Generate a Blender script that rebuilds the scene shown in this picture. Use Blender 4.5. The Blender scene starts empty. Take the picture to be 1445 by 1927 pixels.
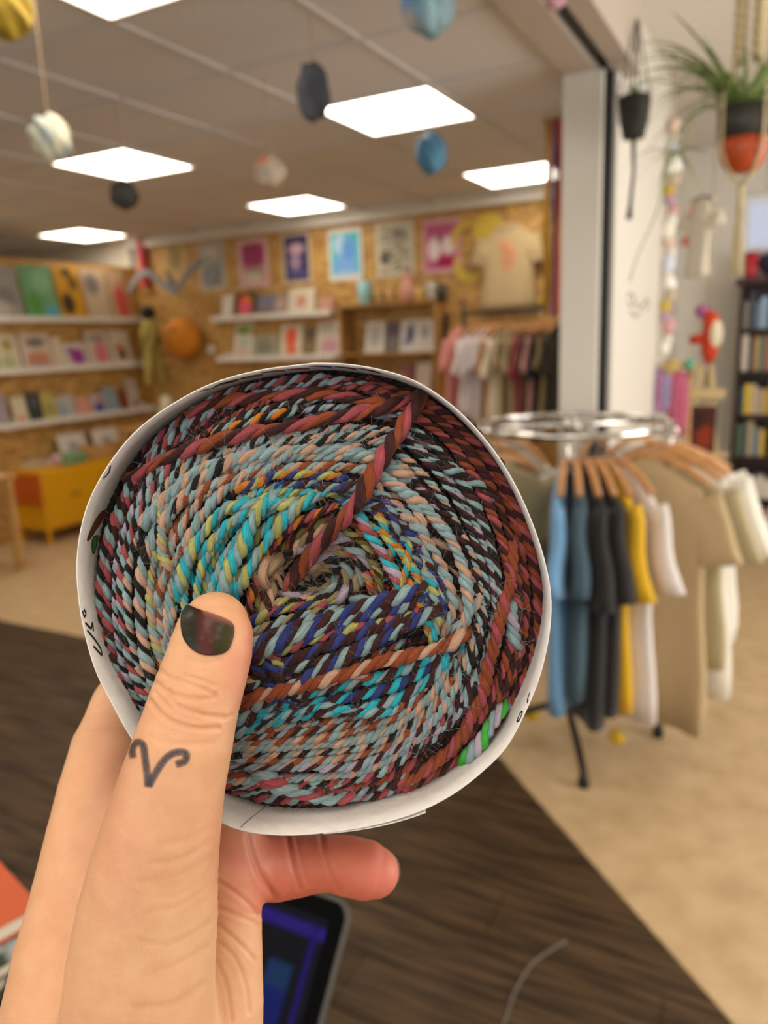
import bpy, math, random
import numpy as np
from mathutils import Vector, Matrix
from mathutils.bvhtree import BVHTree
random.seed(7); RNG = np.random.default_rng(7)
SC = bpy.context.scene
COL = SC.collection
# ------------------------------------------------------------------ camera
FPX, CX, CY = 1447.0, 722.5, 963.5
YAW, PITCH, ROLL = math.radians(-28.301), math.radians(12.579), math.radians(-2.199)
CAM = np.array([0.0, 0.0, 1.6])
FW = np.array([math.sin(YAW)*math.cos(PITCH), math.cos(YAW)*math.cos(PITCH), -math.sin(PITCH)])
_r = np.array([math.cos(YAW), -math.sin(YAW), 0.0]); _u = np.cross(_r, FW)
RT = math.cos(ROLL)*_r + math.sin(ROLL)*_u
UP = -math.sin(ROLL)*_r + math.cos(ROLL)*_u
cam_d = bpy.data.cameras.new('camera'); cam = bpy.data.objects.new('camera', cam_d); COL.objects.link(cam)
M = Matrix.Identity(4)
for i in range(3):
    M[i][0] = RT[i]; M[i][1] = UP[i]; M[i][2] = -FW[i]; M[i][3] = CAM[i]
cam.matrix_world = M
cam_d.sensor_fit = 'HORIZONTAL'; cam_d.sensor_width = 36.0; cam_d.lens = 36.0*FPX/1445.0
cam_d.clip_start = 0.01; cam_d.clip_end = 60
cam_d.dof.use_dof = True; cam_d.dof.focus_distance = 0.203; cam_d.dof.aperture_fstop = 15.0
SC.camera = cam
# ------------------------------------------------------------------ world, light, exposure
w = bpy.data.worlds.new('world'); SC.world = w; w.use_nodes = True
w.node_tree.nodes['Background'].inputs[0].default_value = (0.85, 0.92, 1.0, 1)
w.node_tree.nodes['Background'].inputs[1].default_value = 0.6
SC.view_settings.view_transform = 'Standard'; SC.view_settings.look = 'None'
SC.view_settings.gamma = 1.0; SC.view_settings.use_curve_mapping = False
SC.view_settings.exposure = 0.12
SC.cycles.use_denoising = True
SC.cycles.max_bounces = 8; SC.cycles.diffuse_bounces = 4; SC.cycles.sample_clamp_indirect = 6.0
PANEL_E = 9.0            # ceiling light panels, emission strength
al = bpy.data.lights.new('shop_window_daylight', 'AREA'); al.shape = 'RECTANGLE'; al.size = 4.2; al.size_y = 2.1
al.color = (1.0, 0.95, 0.88)
ao = bpy.data.objects.new('shop_window_daylight', al); COL.objects.link(ao)
al.energy = 210
bl = bpy.data.lights.new('added_front_fill', 'AREA'); bl.shape = 'RECTANGLE'; bl.size = 4.6; bl.size_y = 2.0; bl.energy = 52; bl.color = (1.0, .94, .86)  # fill lamp added behind the camera to brighten the foreground
bo = bpy.data.objects.new('added_front_fill', bl); COL.objects.link(bo); bo.location = (0.2, -3.02, 1.65); bo.rotation_euler = (math.radians(90), 0, 0)
ao.location = (3.02, 2.6, 1.55); ao.rotation_euler = (0, math.radians(90), 0)

# ------------------------------------------------------------------ pixel helpers (a pixel and a plane give a point in the room)
def ray(px, py): return FW + RT*(px-CX)/FPX - UP*(py-CY)/FPX
def onX(px, py, X): d = ray(px, py); return CAM + d*(X-CAM[0])/d[0]
def onY(px, py, Y): d = ray(px, py); return CAM + d*(Y-CAM[1])/d[1]
def onZ(px, py, Z): d = ray(px, py); return CAM + d*(Z-CAM[2])/d[2]
def at(px, py, d): return CAM + d*ray(px, py)
def depth_of(P): return float((np.asarray(P)-CAM) @ FW)
# ------------------------------------------------------------------ colour and materials
def s2l(c):
    c = np.asarray(c, float); return np.where(c <= 0.04045, c/12.92, ((c+0.055)/1.055)**2.4)
def hx(h):
    h = h.lstrip('#'); return s2l([int(h[i:i+2], 16)/255 for i in (0, 2, 4)])
MATS = {}
def mat(name, col='#808080', rough=0.6, metal=0.0, spec=0.5, noise=None, bump=0.0, emit=None, coat=0.0, bscale=None, sheen=0.0):
    if name in MATS: return MATS[name]
    m = bpy.data.materials.new(name); m.use_nodes = True; nt = m.node_tree; b = nt.nodes['Principled BSDF']
    c = tuple(hx(col)) if isinstance(col, str) else tuple(col)
    b.inputs['Base Color'].default_value = (*c, 1); b.inputs['Roughness'].default_value = rough
    b.inputs['Metallic'].default_value = metal; b.inputs['Specular IOR Level'].default_value = spec
    b.inputs['Coat Weight'].default_value = coat; b.inputs['Sheen Weight'].default_value = sheen
    if noise or bump:
        tc = nt.nodes.new('ShaderNodeTexCoord'); nz = nt.nodes.new('ShaderNodeTexNoise')
        mp = nt.nodes.new('ShaderNodeMapping'); nt.links.new(tc.outputs['Object'], mp.inputs[0]); nt.links.new(mp.outputs[0], nz.inputs['Vector'])
        nz.inputs['Scale'].default_value = (noise or {}).get('scale', bscale or 20); nz.inputs['Detail'].default_value = 4
        mp.inputs['Scale'].default_value = (noise or {}).get('stretch', (1, 1, 1))
        if noise:
            rp = nt.nodes.new('ShaderNodeValToRGB'); rp.color_ramp.elements[0].position = noise.get('lo', .35); rp.color_ramp.elements[1].position = noise.get('hi', .65)
            rp.color_ramp.elements[0].color = (*hx(noise['a']), 1); rp.color_ramp.elements[1].color = (*hx(noise['b']), 1)
            nt.links.new(nz.outputs['Fac'], rp.inputs[0]); nt.links.new(rp.outputs[0], b.inputs['Base Color'])
        if bump:
            bp = nt.nodes.new('ShaderNodeBump'); bp.inputs['Strength'].default_value = bump; bp.inputs['Distance'].default_value = 0.01
            nt.links.new(nz.outputs['Fac'], bp.inputs['Height']); nt.links.new(bp.outputs[0], b.inputs['Normal'])
    if emit:
        b.inputs['Emission Color'].default_value = (*hx(emit[0]), 1); b.inputs['Emission Strength'].default_value = emit[1]
    MATS[name] = m; return m
def attr_mat(name, rough=0.7, spec=0.3, coat=0.0, sss=0.0, emit=0.0):
    if name in MATS: return MATS[name]
    m = bpy.data.materials.new(name); m.use_nodes = True; nt = m.node_tree; b = nt.nodes['Principled BSDF']
    a = nt.nodes.new('ShaderNodeAttribute'); a.attribute_name = 'Col'
    if emit: b.inputs['Base Color'].default_value = (.004, .004, .005, 1)
    else: nt.links.new(a.outputs['Color'], b.inputs['Base Color'])
    b.inputs['Roughness'].default_value = rough; b.inputs['Specular IOR Level'].default_value = spec; b.inputs['Coat Weight'].default_value = coat
    if emit:
        nt.links.new(a.outputs['Color'], b.inputs['Emission Color']); b.inputs['Emission Strength'].default_value = emit
    MATS[name] = m; return m
PRINT = attr_mat('printed_paper', 0.6)
# ------------------------------------------------------------------ shapes: (verts, faces)
def box(x0, x1, y0, y1, z0, z1, bev=0.0):
    if bev <= 0:
        V = [(x, y, z) for x in (x0, x1) for y in (y0, y1) for z in (z0, z1)]
        return V, [(0, 1, 3, 2), (4, 6, 7, 5), (0, 4, 5, 1), (2, 3, 7, 6), (0, 2, 6, 4), (1, 5, 7, 3)]
    b = min(bev, (x1-x0)/2.01, (y1-y0)/2.01, (z1-z0)/2.01)
    V, idx = [], {}
    for i, x in enumerate((x0, x1)):
        for j, y in enumerate((y0, y1)):
            for k, z in enumerate((z0, z1)):
                sx, sy, sz = 1-2*i, 1-2*j, 1-2*k
                for a in range(3):
                    p = [x+sx*b, y+sy*b, z+sz*b]; p[a] = (x, y, z)[a]
                    idx[i, j, k, a] = len(V); V.append(tuple(p))
    F = []
    for a in range(3):
        o = [q for q in range(3) if q != a]
        for s in (0, 1):
            q = []
            for (m1, m2) in ((0, 0), (0, 1), (1, 1), (1, 0)):
                ijk = [0, 0, 0]; ijk[a] = s; ijk[o[0]] = m1; ijk[o[1]] = m2; q.append(idx[(*ijk, a)])
            F.append(tuple(q))
    for a in range(3):
        o = [q for q in range(3) if q != a]
        for m1 in (0, 1):
            for m2 in (0, 1):
                q = []
                for (e, ax) in ((0, o[0]), (0, o[1]), (1, o[1]), (1, o[0])):
                    ijk = [0, 0, 0]; ijk[a] = e; ijk[o[0]] = m1; ijk[o[1]] = m2; q.append(idx[(*ijk, ax)])
                F.append(tuple(q))
    for i in (0, 1):
        for j in (0, 1):
            for k in (0, 1): F.append(tuple(idx[i, j, k, a] for a in range(3)))
    return V, F
def loft(rings, cap=True, closed=False):
    n = len(rings[0]); V = [tuple(p) for r in rings for p in r]; F = []
    m = len(rings)
    for i in range(m if closed else m-1):
        a, b = i*n, ((i+1) % m)*n
        for j in range(n): k = (j+1) % n; F.append((a+j, a+k, b+k, b+j))
    if cap and not closed: F.append(tuple(range(n-1, -1, -1))); F.append(tuple(range((m-1)*n, m*n)))
    return V, F
def frames(P):
    P = np.asarray(P, float); T = np.gradient(P, axis=0); T /= np.linalg.norm(T, axis=1)[:, None]+1e-12
    N = np.zeros_like(P); v = np.array([0, 0, 1.0]) if abs(T[0][2]) < .9 else np.array([1.0, 0, 0])
    n = np.cross(T[0], v); n /= np.linalg.norm(n)
    for i in range(len(P)):
        n = n-(n@T[i])*T[i]; n /= np.linalg.norm(n)+1e-12; N[i] = n
    return T, N, np.cross(T, N)
def tube(P, r, n=8, cap=True):
    P = np.asarray(P, float); T, N, B = frames(P); r = np.broadcast_to(r, len(P))
    a = np.arange(n)*2*math.pi/n
    return loft([P[i]+r[i]*(np.cos(a)[:, None]*N[i]+np.sin(a)[:, None]*B[i]) for i in range(len(P))], cap)
def lathe(prof, n=20, c=(0, 0, 0)):
    a = np.arange(n)*2*math.pi/n
    return loft([np.c_[c[0]+r*np.cos(a), c[1]+r*np.sin(a), np.full(n, c[2]+z)] for r, z in prof])
def torus(R, r, n=40, m=8, c=(0, 0, 0), rx=1.0):
    a = np.arange(n)*2*math.pi/n; b = np.arange(m)*2*math.pi/m
    return loft([np.array([[c[0]+(R+r*rx*math.cos(q))*math.cos(t), c[1]+(R+r*rx*math.cos(q))*math.sin(t), c[2]+r*math.sin(q)] for q in b]) for t in a], closed=True)
def sphere(c, r, n=16, m=10, seed=None, amp=0.0, sq=(1, 1, 1)):
    rr = random.Random(seed); V, F = [], []
    ph = [(rr.uniform(1, 4), rr.uniform(1, 4), rr.uniform(1, 4), rr.uniform(0, 6)) for _ in range(6)]
    for i in range(m+1):
        t = math.pi*i/m
        for j in range(n):
            p = 2*math.pi*j/n; d = np.array([math.sin(t)*math.cos(p), math.sin(t)*math.sin(p), math.cos(t)])
            k = 1+amp*sum(math.sin(q[0]*d[0]*2+q[1]*d[1]*2+q[2]*d[2]*2+q[3]) for q in ph)/2
            V.append(tuple(np.array(c)+r*k*d*np.array(sq)))
    for i in range(m):
        for j in range(n):
            k = (j+1) % n; F.append((i*n+j, i*n+n+j, i*n+n+k, i*n+k))
    return V, F
def merge(*S):
    V, F = [], []
    for v, f in S:
        o = len(V); V += [tuple(p) for p in v]; F += [tuple(i+o for i in q) for q in f]
    return V, F
def spline(P, n):
    P = np.asarray(P, float); d = np.r_[0, np.cumsum(np.linalg.norm(np.diff(P, axis=0), axis=1))]
    m = [np.zeros(P.shape[1])]*len(P)
    m = np.array([(P[min(i+1, len(P)-1)]-P[max(i-1, 0)])/max(d[min(i+1, len(P)-1)]-d[max(i-1, 0)], 1e-9) for i in range(len(P))])
    s = np.linspace(0, d[-1], n); k = np.clip(np.searchsorted(d, s, side='right')-1, 0, len(P)-2)
    h = (d[k+1]-d[k])[:, None]; t = ((s-d[k])[:, None])/h
    return (2*t**3-3*t**2+1)*P[k]+(t**3-2*t**2+t)*h*m[k]+(-2*t**3+3*t**2)*P[k+1]+(t**3-t**2)*h*m[k+1]
# ------------------------------------------------------------------ objects
def make_mesh(name, shape, material, smooth=False, cols=None):
    V, F = shape
    me = bpy.data.meshes.new(name); me.from_pydata([tuple(map(float, v)) for v in V], [], [tuple(map(int, f)) for f in F])
    if smooth: me.polygons.foreach_set('use_smooth', [True]*len(me.polygons))
    if cols is not None:
        a = me.color_attributes.new('Col', 'FLOAT_COLOR', 'POINT'); c = np.ones((len(V), 4), np.float32); c[:, :3] = cols
        a.data.foreach_set('color', c.ravel())
    if material: me.materials.append(material)
    me.update(); return me
def put(name, me, parent=None, loc=(0, 0, 0), rot=(0, 0, 0)):
    o = bpy.data.objects.new(name, me); COL.objects.link(o); o.location = loc; o.rotation_euler = rot
    if parent: o.parent = parent
    return o
def tag(o, label=None, cat=None, group=None, kind=None):
    if label: o['label'] = label
    if cat: o['category'] = cat
    if group: o['group'] = group
    if kind: o['kind'] = kind
    return o
def thing(name, label, cat, loc=(0, 0, 0), rz=0.0, group=None, rot=None):
    o = bpy.data.objects.new(name, None); COL.objects.link(o); o.empty_display_size = 0.05
    o.location = loc; o.rotation_euler = rot or (0, 0, rz); return tag(o, label, cat, group)
def part(name, shape, material, parent, smooth=False, cols=None, label=None, **k):
    o = put(name, make_mesh(name, shape, material, smooth, cols), parent, **k)
    if label: o['label'] = label
    return o
def single(name, shape, material, label, cat, loc=(0, 0, 0), rot=(0, 0, 0), group=None, smooth=False, cols=None):
    return tag(put(name, make_mesh(name, shape, material, smooth, cols), None, loc, rot), label, cat, group)
def struct(name, shape, material, smooth=False, label=None):
    o = put(name, make_mesh(name, shape, material, smooth)); return tag(o, label, None, None, 'structure')

# ================================================================== THE ROOM
HR_ = 2.95; H = 2.66; YB = 6.0; XP = -5.95
m_ceil = mat('ceiling_tile', '#d8d3d0', 0.9, noise=dict(a='#d3cecb', b='#dcd8d5', scale=60), bump=0.15)
m_tbar = mat('ceiling_grid_white', '#d2ccc8', 0.6)
m_white = mat('painted_white', '#d9d4ca', 0.7)
m_cream = mat('painted_cream', '#d8cdb8', 0.75)
m_dark = mat('black_metal', '#161514', 0.45, 0.3)
m_chrome = mat('chrome', '#d5d3cf', 0.12, 1.0)
m_wood = mat('pale_wood', '#b98d52', 0.55, noise=dict(a='#a97c43', b='#c79c60', scale=6, stretch=(1, 1, 12)))
m_hang = mat('hanger_wood', '#b98450', 0.4, noise=dict(a='#a87240', b='#c8935c', scale=14))
m_ply = mat('shelf_wood', '#a57a40', 0.6, noise=dict(a='#8f6733', b='#b2864a', scale=5, stretch=(1, 1, 8)))
def osb():
    m = bpy.data.materials.new('osb_board'); m.use_nodes = True; nt = m.node_tree; b = nt.nodes['Principled BSDF']
    tc = nt.nodes.new('ShaderNodeTexCoord'); mp = nt.nodes.new('ShaderNodeMapping'); mp.inputs['Scale'].default_value = (14, 14, 22)
    v = nt.nodes.new('ShaderNodeTexVoronoi'); v.inputs['Scale'].default_value = 1.0
    rp = nt.nodes.new('ShaderNodeValToRGB'); e = rp.color_ramp.elements
    e[0].position = 0.0; e[0].color = (*hx('#9c7234'), 1); e[1].position = 1.0; e[1].color = (*hx('#c39a58'), 1)
    sp = nt.nodes.new('ShaderNodeSeparateColor')
    nt.links.new(tc.outputs['Object'], mp.inputs[0]); nt.links.new(mp.outputs[0], v.inputs['Vector']); nt.links.new(v.outputs['Color'], sp.inputs[0])
    nt.links.new(sp.outputs[0], rp.inputs[0]); nt.links.new(rp.outputs[0], b.inputs['Base Color']); b.inputs['Roughness'].default_value = 0.6
    return m
m_osb = osb()
m_lino = mat('beige_lino', '#b39468', 0.42, noise=dict(a='#b39770', b='#c9ad86', scale=9, lo=.3, hi=.7))
m_plank = mat('dark_plank', '#3a2a1c', 0.55, 0, .25, noise=dict(a='#2e2114', b='#54402a', scale=3.0, stretch=(1.2, 14, 1)), bump=0.1)
m_seam = mat('plank_joint', '#15100b', 0.8)

# floor: beige lino beyond, dark planks in front of a 45 degree edge
fl = struct('floor', box(-8, 3.1, -3, 7.4, -0.1, 0.0), m_lino)
EY, ED = 2.83, 1.65                         # dark area: y < EY and x + y < ED
pb = part('plank_bed', ([(-8, -3, .002), (-8, EY, .002), (ED-EY, EY, .002), (3.0, ED-3.0, .002), (3.0, -3, .002)], [(4, 3, 2, 1, 0)]), m_seam, fl)
pw = 0.19; row = 0; y = EY
while y > -0.9:
    y0, y1 = y-pw+0.003, y-0.0015
    x = -7.8+((row*0.47) % 1.2)-1.2
    while x < 2.4:
        xa, xb = max(-8, x+0.0015), x+1.2-0.0015
        # clip against the diagonal edge
        lim0, lim1 = ED-y0, ED-y1
        if xa < lim1-0.02:
            a, b_ = min(xb, lim0), min(xb, lim1); zt = 0.008+RNG.uniform(-.0006, .0006)
            V = [(xa, y0, .002), (a, y0, .002), (b_, y1, .002), (xa, y1, .002), (xa, y0, zt), (a, y0, zt), (b_, y1, zt), (xa, y1, zt)]
            part('plank', (V, [(4, 5, 6, 7), (0, 1, 5, 4), (1, 2, 6, 5), (2, 3, 7, 6), (3, 0, 4, 7)]), m_plank, fl)
        x += 1.2
    y -= pw; row += 1
# ceiling: slab, T-bar grid, tiles, recessed light panels
XC1 = -0.93
cl = struct('ceiling', box(-8, XC1, -3, YB+.4, H+0.03, H+0.13), m_ceil)
GX0, GY0, TP = -1.477, 2.095, 0.6
bars = []
for k in range(-1, 12):
    x = GX0-TP*k
    if x < XC1-.02: bars.append(box(x-.009, x+.009, -3, YB, H-.004, H+.02))
for k in range(-8, 7):
    yy = GY0+TP*k
    bars.append(box(-8, XC1, yy-.009, yy+.009, H-.005, H+.019))
part('grid_bar', merge(*bars), m_tbar, cl)
tile_me = make_mesh('ceiling_tile', box(-.287, .287, -.287, .287, 0.0, 0.014), m_ceil)
LIGHTS = [(-1, 1, 0), (-1, 4, 0)]
def cell(px, py):
    P = onZ(px, py, H); return (math.floor((GX0-P[0])/TP), math.floor((P[1]-GY0)/TP))
vis = {cell(215, 8): 'top left corner of the picture, cut by its upper edge', cell(215, 303): 'above the dark grey hanging rock, behind the cream one', cell(127, 434): 'farthest left, above the art print shelves',
       cell(548, 379): 'nearest the posters on the back wall', cell(755, 207): 'largest in view, behind the black hanging rock', cell(968, 324): 'beside the white pillar'}
lit = dict(vis)
base = cell(755, 207)
for di in (-1, 0, 1, 2, 3, 4, 5, 6, 7, 8):
    for dj in (-9, -6, -3, 0, 3):
        if di % 3 == 0 and not any(abs(base[0]+di-a) < 3 and abs(base[1]+dj-b) < 3 for a, b in vis): lit.setdefault((base[0]+di, base[1]+dj), None)
m_panel = mat('light_diffuser', '#ffffff', 0.5, emit=('#fff4e2', PANEL_E))
for i in range(-1, 11):
    for j in range(-8, 7):
        x = GX0-TP*(i+.5); yy = GY0+TP*(j+.5)
        if x > XC1-.1 or x < -7.8: continue
        if (i, j) in lit:
            lab = lit[(i, j)]
            t = thing('ceiling_light', 'square white ceiling light panel, '+lab if lab else 'square white ceiling light panel outside the picture', 'ceiling light', (x, yy, H), 0, 'recessed ceiling light panels')
            part('frame', merge(box(-.297, .297, -.297, -.28, -.006, .012), box(-.297, .297, .28, .297, -.006, .012), box(-.297, -.28, -.28, .28, -.006, .012), box(.28, .297, -.28, .28, -.006, .012)), m_tbar, t)
            part('diffuser', box(-.281, .281, -.281, .281, 0.0, .012), m_panel, t)
        elif x-.29 > -8 and yy+.29 < YB+.05 and yy > -2.9:
            put('ceiling_tile', tile_me, cl, (x, yy, H+.004))
# back wall of board, cornice, white wall to its left, red trim
wb = struct('wall_back', box(-5.95, -0.9, YB, YB+.05, 0, 2.58), m_osb)
for xs in (-4.55, -3.33, -2.11):
    part('board_joint', box(xs-.004, xs+.004, YB-.001, YB+.01, 0, 2.58), m_seam, wb)
struct('trim_1', box(-6.01, -0.9, YB-.07, YB+.05, 2.58, H+.03), m_white)
struct('wall_left', box(-8.1, -8.0, -3, YB+.5, 0, H+.1), m_cream)
struct('wall_back_left', box(-8, -6.01, YB-.02, YB+.05, 0, H+.03), m_cream)
m_red = mat('red_strip', '#b02a3a', 0.6)
struct('trim_2', box(-5.82, -5.76, YB-.09, YB-.02, 2.2, H), m_red)
struct('wall_front', merge(box(-8, -2.2, -3.1, -3.0, 0, HR_), box(2.6, 3.1, -3.1, -3.0, 0, HR_), box(-2.2, 2.6, -3.1, -3.0, 0, .6), box(-2.2, 2.6, -3.1, -3.0, 2.7, HR_)), m_cream)
# display partition on the left, its top edge lower than the ceiling
pt = struct('wall_display', box(XP-.06, XP, 2.6, YB, 0, 2.40), m_osb)
# right room
RB = 6.85; HR = 2.95
struct('wall_right_back', box(-0.93, 3.1, RB, RB+.1, 0, HR), m_white)
struct('ceiling_right', box(-0.93, 3.1, -3, RB+.1, HR, HR+.1), m_white)
struct('wall_right_front', merge(box(3.0, 3.1, -3, 0.4, 0, HR), box(3.0, 3.1, 4.8, RB, 0, HR), box(3.0, 3.1, .4, 4.8, 0, .45), box(3.0, 3.1, .4, 4.8, 2.65, HR)), m_white)
for k in range(9):
    x = -0.3+k*.12+.02
    struct('trim_%d' % (k+3), box(x-.008, x+.008, RB-.012, RB, 0, HR), m_white)
for x_, y_ in ((.1, -.35), (.1, -1.55), (1.3, -.35), (1.3, -1.55), (.75, 3.8), (.75, 5.4)):  # unseen panels, added to light the foreground and the far wall
    t = thing('ceiling_light', 'square white light panel added over the right room, outside the picture', 'ceiling light', (x_, y_, HR), 0, 'light panels added to the right room')
    part('frame', merge(box(-.3, .3, -.3, -.28, -.03, 0), box(-.3, .3, .28, .3, -.03, 0), box(-.3, -.28, -.28, .28, -.03, 0), box(.28, .3, -.28, .28, -.03, 0)), m_tbar, t); part('diffuser', box(-.281, .281, -.281, .281, -.02, -.01), m_panel, t)
# beam with partition track between the two rooms
m_beam = mat('beam_paint', '#b9ada0', 0.7)
bm_ = struct('beam', merge(box(-.93, -.80, -3, 3.62, 2.63, HR), box(-.74, -.66, -3, 3.62, 2.63, HR), box(-.80, -.74, -3, 3.62, 2.70, HR)), m_beam)
part('track', box(-.80, -.74, -3, 3.42, 2.655, 2.70), m_dark, bm_)
# pillar, dark seal, long side panel
struct('pillar', box(-.935, -.775, 3.43, 5.0, 0, 2.63), m_white)
struct('pillar_seal', box(-.775, -.74, 3.47, 3.6, 0, 2.63), m_dark)
sp = struct('wall_divider', box(-.775, -.725, 3.5, 5.0, 0, HR), m_white)
struct('wall_divider_back', box(-.93, -.9, 5.0, RB, 0, HR), m_white)

# ================================================================== PRINTS, ZINES AND SHELVES
def paint(nu, nv, paper, inner, blobs, border=.08, grain=.0, seed=0):
    u, v = np.meshgrid(np.linspace(0, 1, nu), np.linspace(0, 1, nv)); C = np.tile(hx(paper), (nv, nu, 1))
    ins = (u > border) & (u < 1-border) & (v > border*.75) & (v < 1-border*.75); C[ins] = hx(inner)
    for (cu, cv, ru, rv, col) in blobs:
        k = (np.clip(1.6-((u-cu)/ru)**2-((v-cv)/rv)**2, 0, 1)*ins)[..., None]; C = C*(1-k)+hx(col)*k
    if grain:
        g = np.random.default_rng(seed).random((nv, nu)); k = ((g < grain) & ins)[..., None]*.75; C = C*(1-k)+hx('#3a3a38')*k
    return C.reshape(-1, 3)
def sheet_shape(wd, ht, t, nu, nv):
    """Board of width wd, height ht standing on z = 0 with its printed face to -y."""
    u, v = np.meshgrid(np.linspace(0, 1, nu), np.linspace(0, 1, nv))
    V = [((a-.5)*wd, 0.0, b*ht) for a, b in zip(u.ravel(), v.ravel())]; F = []
    for j in range(nv-1):
        for i in range(nu-1): a = j*nu+i; F.append((a, a+1, a+nu+1, a+nu))
    o = len(V); V += [(-wd/2, t, 0), (wd/2, t, 0), (wd/2, t, ht), (-wd/2, t, ht)]; A, B, Cc, D = 0, nu-1, nu*nv-1, nu*(nv-1)
    V += [V[A], V[B], V[Cc], V[D]]; q = o+4
    F += [(o+1, o, o+3, o+2), (q, o, o+1, q+1), (q+1, o+1, o+2, q+2), (q+2, o+2, o+3, q+3), (q+3, o+3, o, q)]
    return V, F
def print_obj(name, label, cat, loc, rz, wd, ht, t, spec, group=None, lean=0.0, nu=14, nv=18):
    paper, inner, blobs = spec[:3]; bd = spec[3] if len(spec) > 3 else .08; gr = spec[4] if len(spec) > 4 else 0
    C = np.concatenate([paint(nu, nv, paper, inner, blobs, bd, gr, len(label)), np.tile(hx(paper), (8, 1))])
    return single(name, sheet_shape(wd, ht, t, nu, nv), PRINT, label, cat, loc, (lean, 0, rz), group, cols=C)
# posters in a row along the back wall (A3)
POST = [((303, 455, 350, 532), 'tan poster with a faint drawing, leftmost of the poster row', ('#b99862', '#bb9a60', [(.5, .6, .25, .3, '#8f7547')])),
        ((372, 455, 420, 545), 'pale grey line drawing poster above the left end of the white ledge', ('#bdb5a8', '#a9a59c', [(.5, .3, .4, .2, '#8c8f93'), (.5, .8, .3, .15, '#c9c2b4')], .08, .25)),
        ((445, 447, 503, 541), 'pink bordered poster with a magenta panel', ('#cfa7a6', '#b98a8a', [(.5, .66, .5, .24, '#983a62'), (.55, .25, .2, .15, '#8e8c74'), (.45, .18, .3, .12, '#c6b79f')], .12)),
        ((529, 437, 582, 533), 'navy poster with a white jellyfish like figure', ('#c9b9a6', '#34325e', [(.5, .68, .25, .11, '#c9a6b4'), (.45, .42, .18, .14, '#a98ea8'), (.5, .2, .35, .06, '#5a5688')], .09)),
        ((616, 428, 680, 528), 'turquoise and blue poster with a white border', ('#d3cdbf', '#49aebd', [(.5, .35, .3, .3, '#6f9fd8'), (.35, .7, .18, .18, '#a8c6d8'), (.6, .6, .2, .2, '#5a8ed0'), (.5, .1, .4, .1, '#8fb2d8')], .1)),
        ((706, 415, 777, 521), 'black and cream patterned poster without colour', ('#c9c0a8', '#bdb59d', [(.25, .35, .1, .12, '#4a4a46'), (.6, .75, .15, .1, '#8c8878')], .06, .38)),
        ((795, 410, 866, 514), 'hot pink poster with white petals, next to the hanging shirt', ('#cf9aa6', '#b8587f', [(.3, .45, .16, .2, '#e6d6d2'), (.68, .5, .18, .16, '#e0d0cf'), (.5, .85, .35, .12, '#b8577c'), (.6, .2, .25, .12, '#a3174f'), (.45, .65, .06, .1, '#7a5a66')], .1))]
for (x0, y0, x1, y1), lab, spec in POST:
    a, b, c, d = onY(x0, y0, YB), onY(x1, y0, YB), onY(x0, y1, YB), onY((x0+x1)/2, y1, YB)
    print_obj('poster', lab, 'poster', ((a[0]+b[0])/2, YB-.004, d[2]), 0, b[0]-a[0], (a[2]+b[2])/2-d[2]-.005, .003, spec, 'posters along the board wall', nu=20, nv=28)
# white picture ledges
def ledge(name, label, x0, x1, yw, z, rz=0.0):
    t = thing(name, label, 'shelf', ((x0+x1)/2, yw, z), rz, 'white picture ledges'); L = (x1-x0)/2
    part('board', box(-L, L, -.115, 0, -.018, 0), m_white, t); part('lip', box(-L, L, -.122, -.112, -.018, .028), m_white, t); part('back_rail', box(-L, L, -.012, 0, 0, .05), m_white, t)
    return t
ledge('picture_ledge', 'white picture ledge on the back wall, upper of two', -4.95, -3.63, YB, 1.85); ledge('picture_ledge', 'white picture ledge on the back wall, lower of two', -4.93, -3.60, YB, 1.475)
def on_back(items, zl, group, where, yf=YB-.085):
    for (x0, x1, yt, lab, spec, *r) in items:
        xm = (x0+x1)/2; a, b = onY(x0, 600, yf), onY(x1, 600, yf); zt = onY(xm, yt, yf)[2]
        print_obj(r[0] if r else 'zine', lab+' '+where, r[1] if len(r) > 1 else 'booklet', ((a[0]+b[0])/2, yf, zl), 0, abs(b[0]-a[0])*.97, max(.08, zt-zl), .006, spec, group, lean=-.22)
on_back([(416, 437, 553, 'plain white booklet at the left end', ('#cfc6b6', '#d8d0c2', [])), (441, 479, 548, 'orange and pink booklet on a dark green cover', ('#3f4a33', '#3f4a33', [(.5, .65, .3, .22, '#e07a1e'), (.5, .35, .35, .25, '#d9556a'), (.35, .75, .15, .12, '#d94a3c')], .02)),
         (482, 514, 553, 'slate blue booklet with a brown patch', ('#6b6a7a', '#77778c', [(.5, .25, .3, .2, '#8a6a4a')])), (513, 540, 551, 'lilac brown small booklet', ('#9c8578', '#8d7a86', [(.5, .5, .3, .3, '#b89a86')])),
         (541, 591, 540, 'white booklet with a faint pink figure', ('#d8cdb8', '#cfc3ae', [(.5, .5, .2, .25, '#c08a76')], .05)), (593, 628, 556, 'tan and pink wide booklet at the right end', ('#a97f5c', '#b08a6a', [(.7, .5, .3, .35, '#b9837c')]))], 1.855, 'booklets on the back wall ledges', 'on the upper back ledge')
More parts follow.
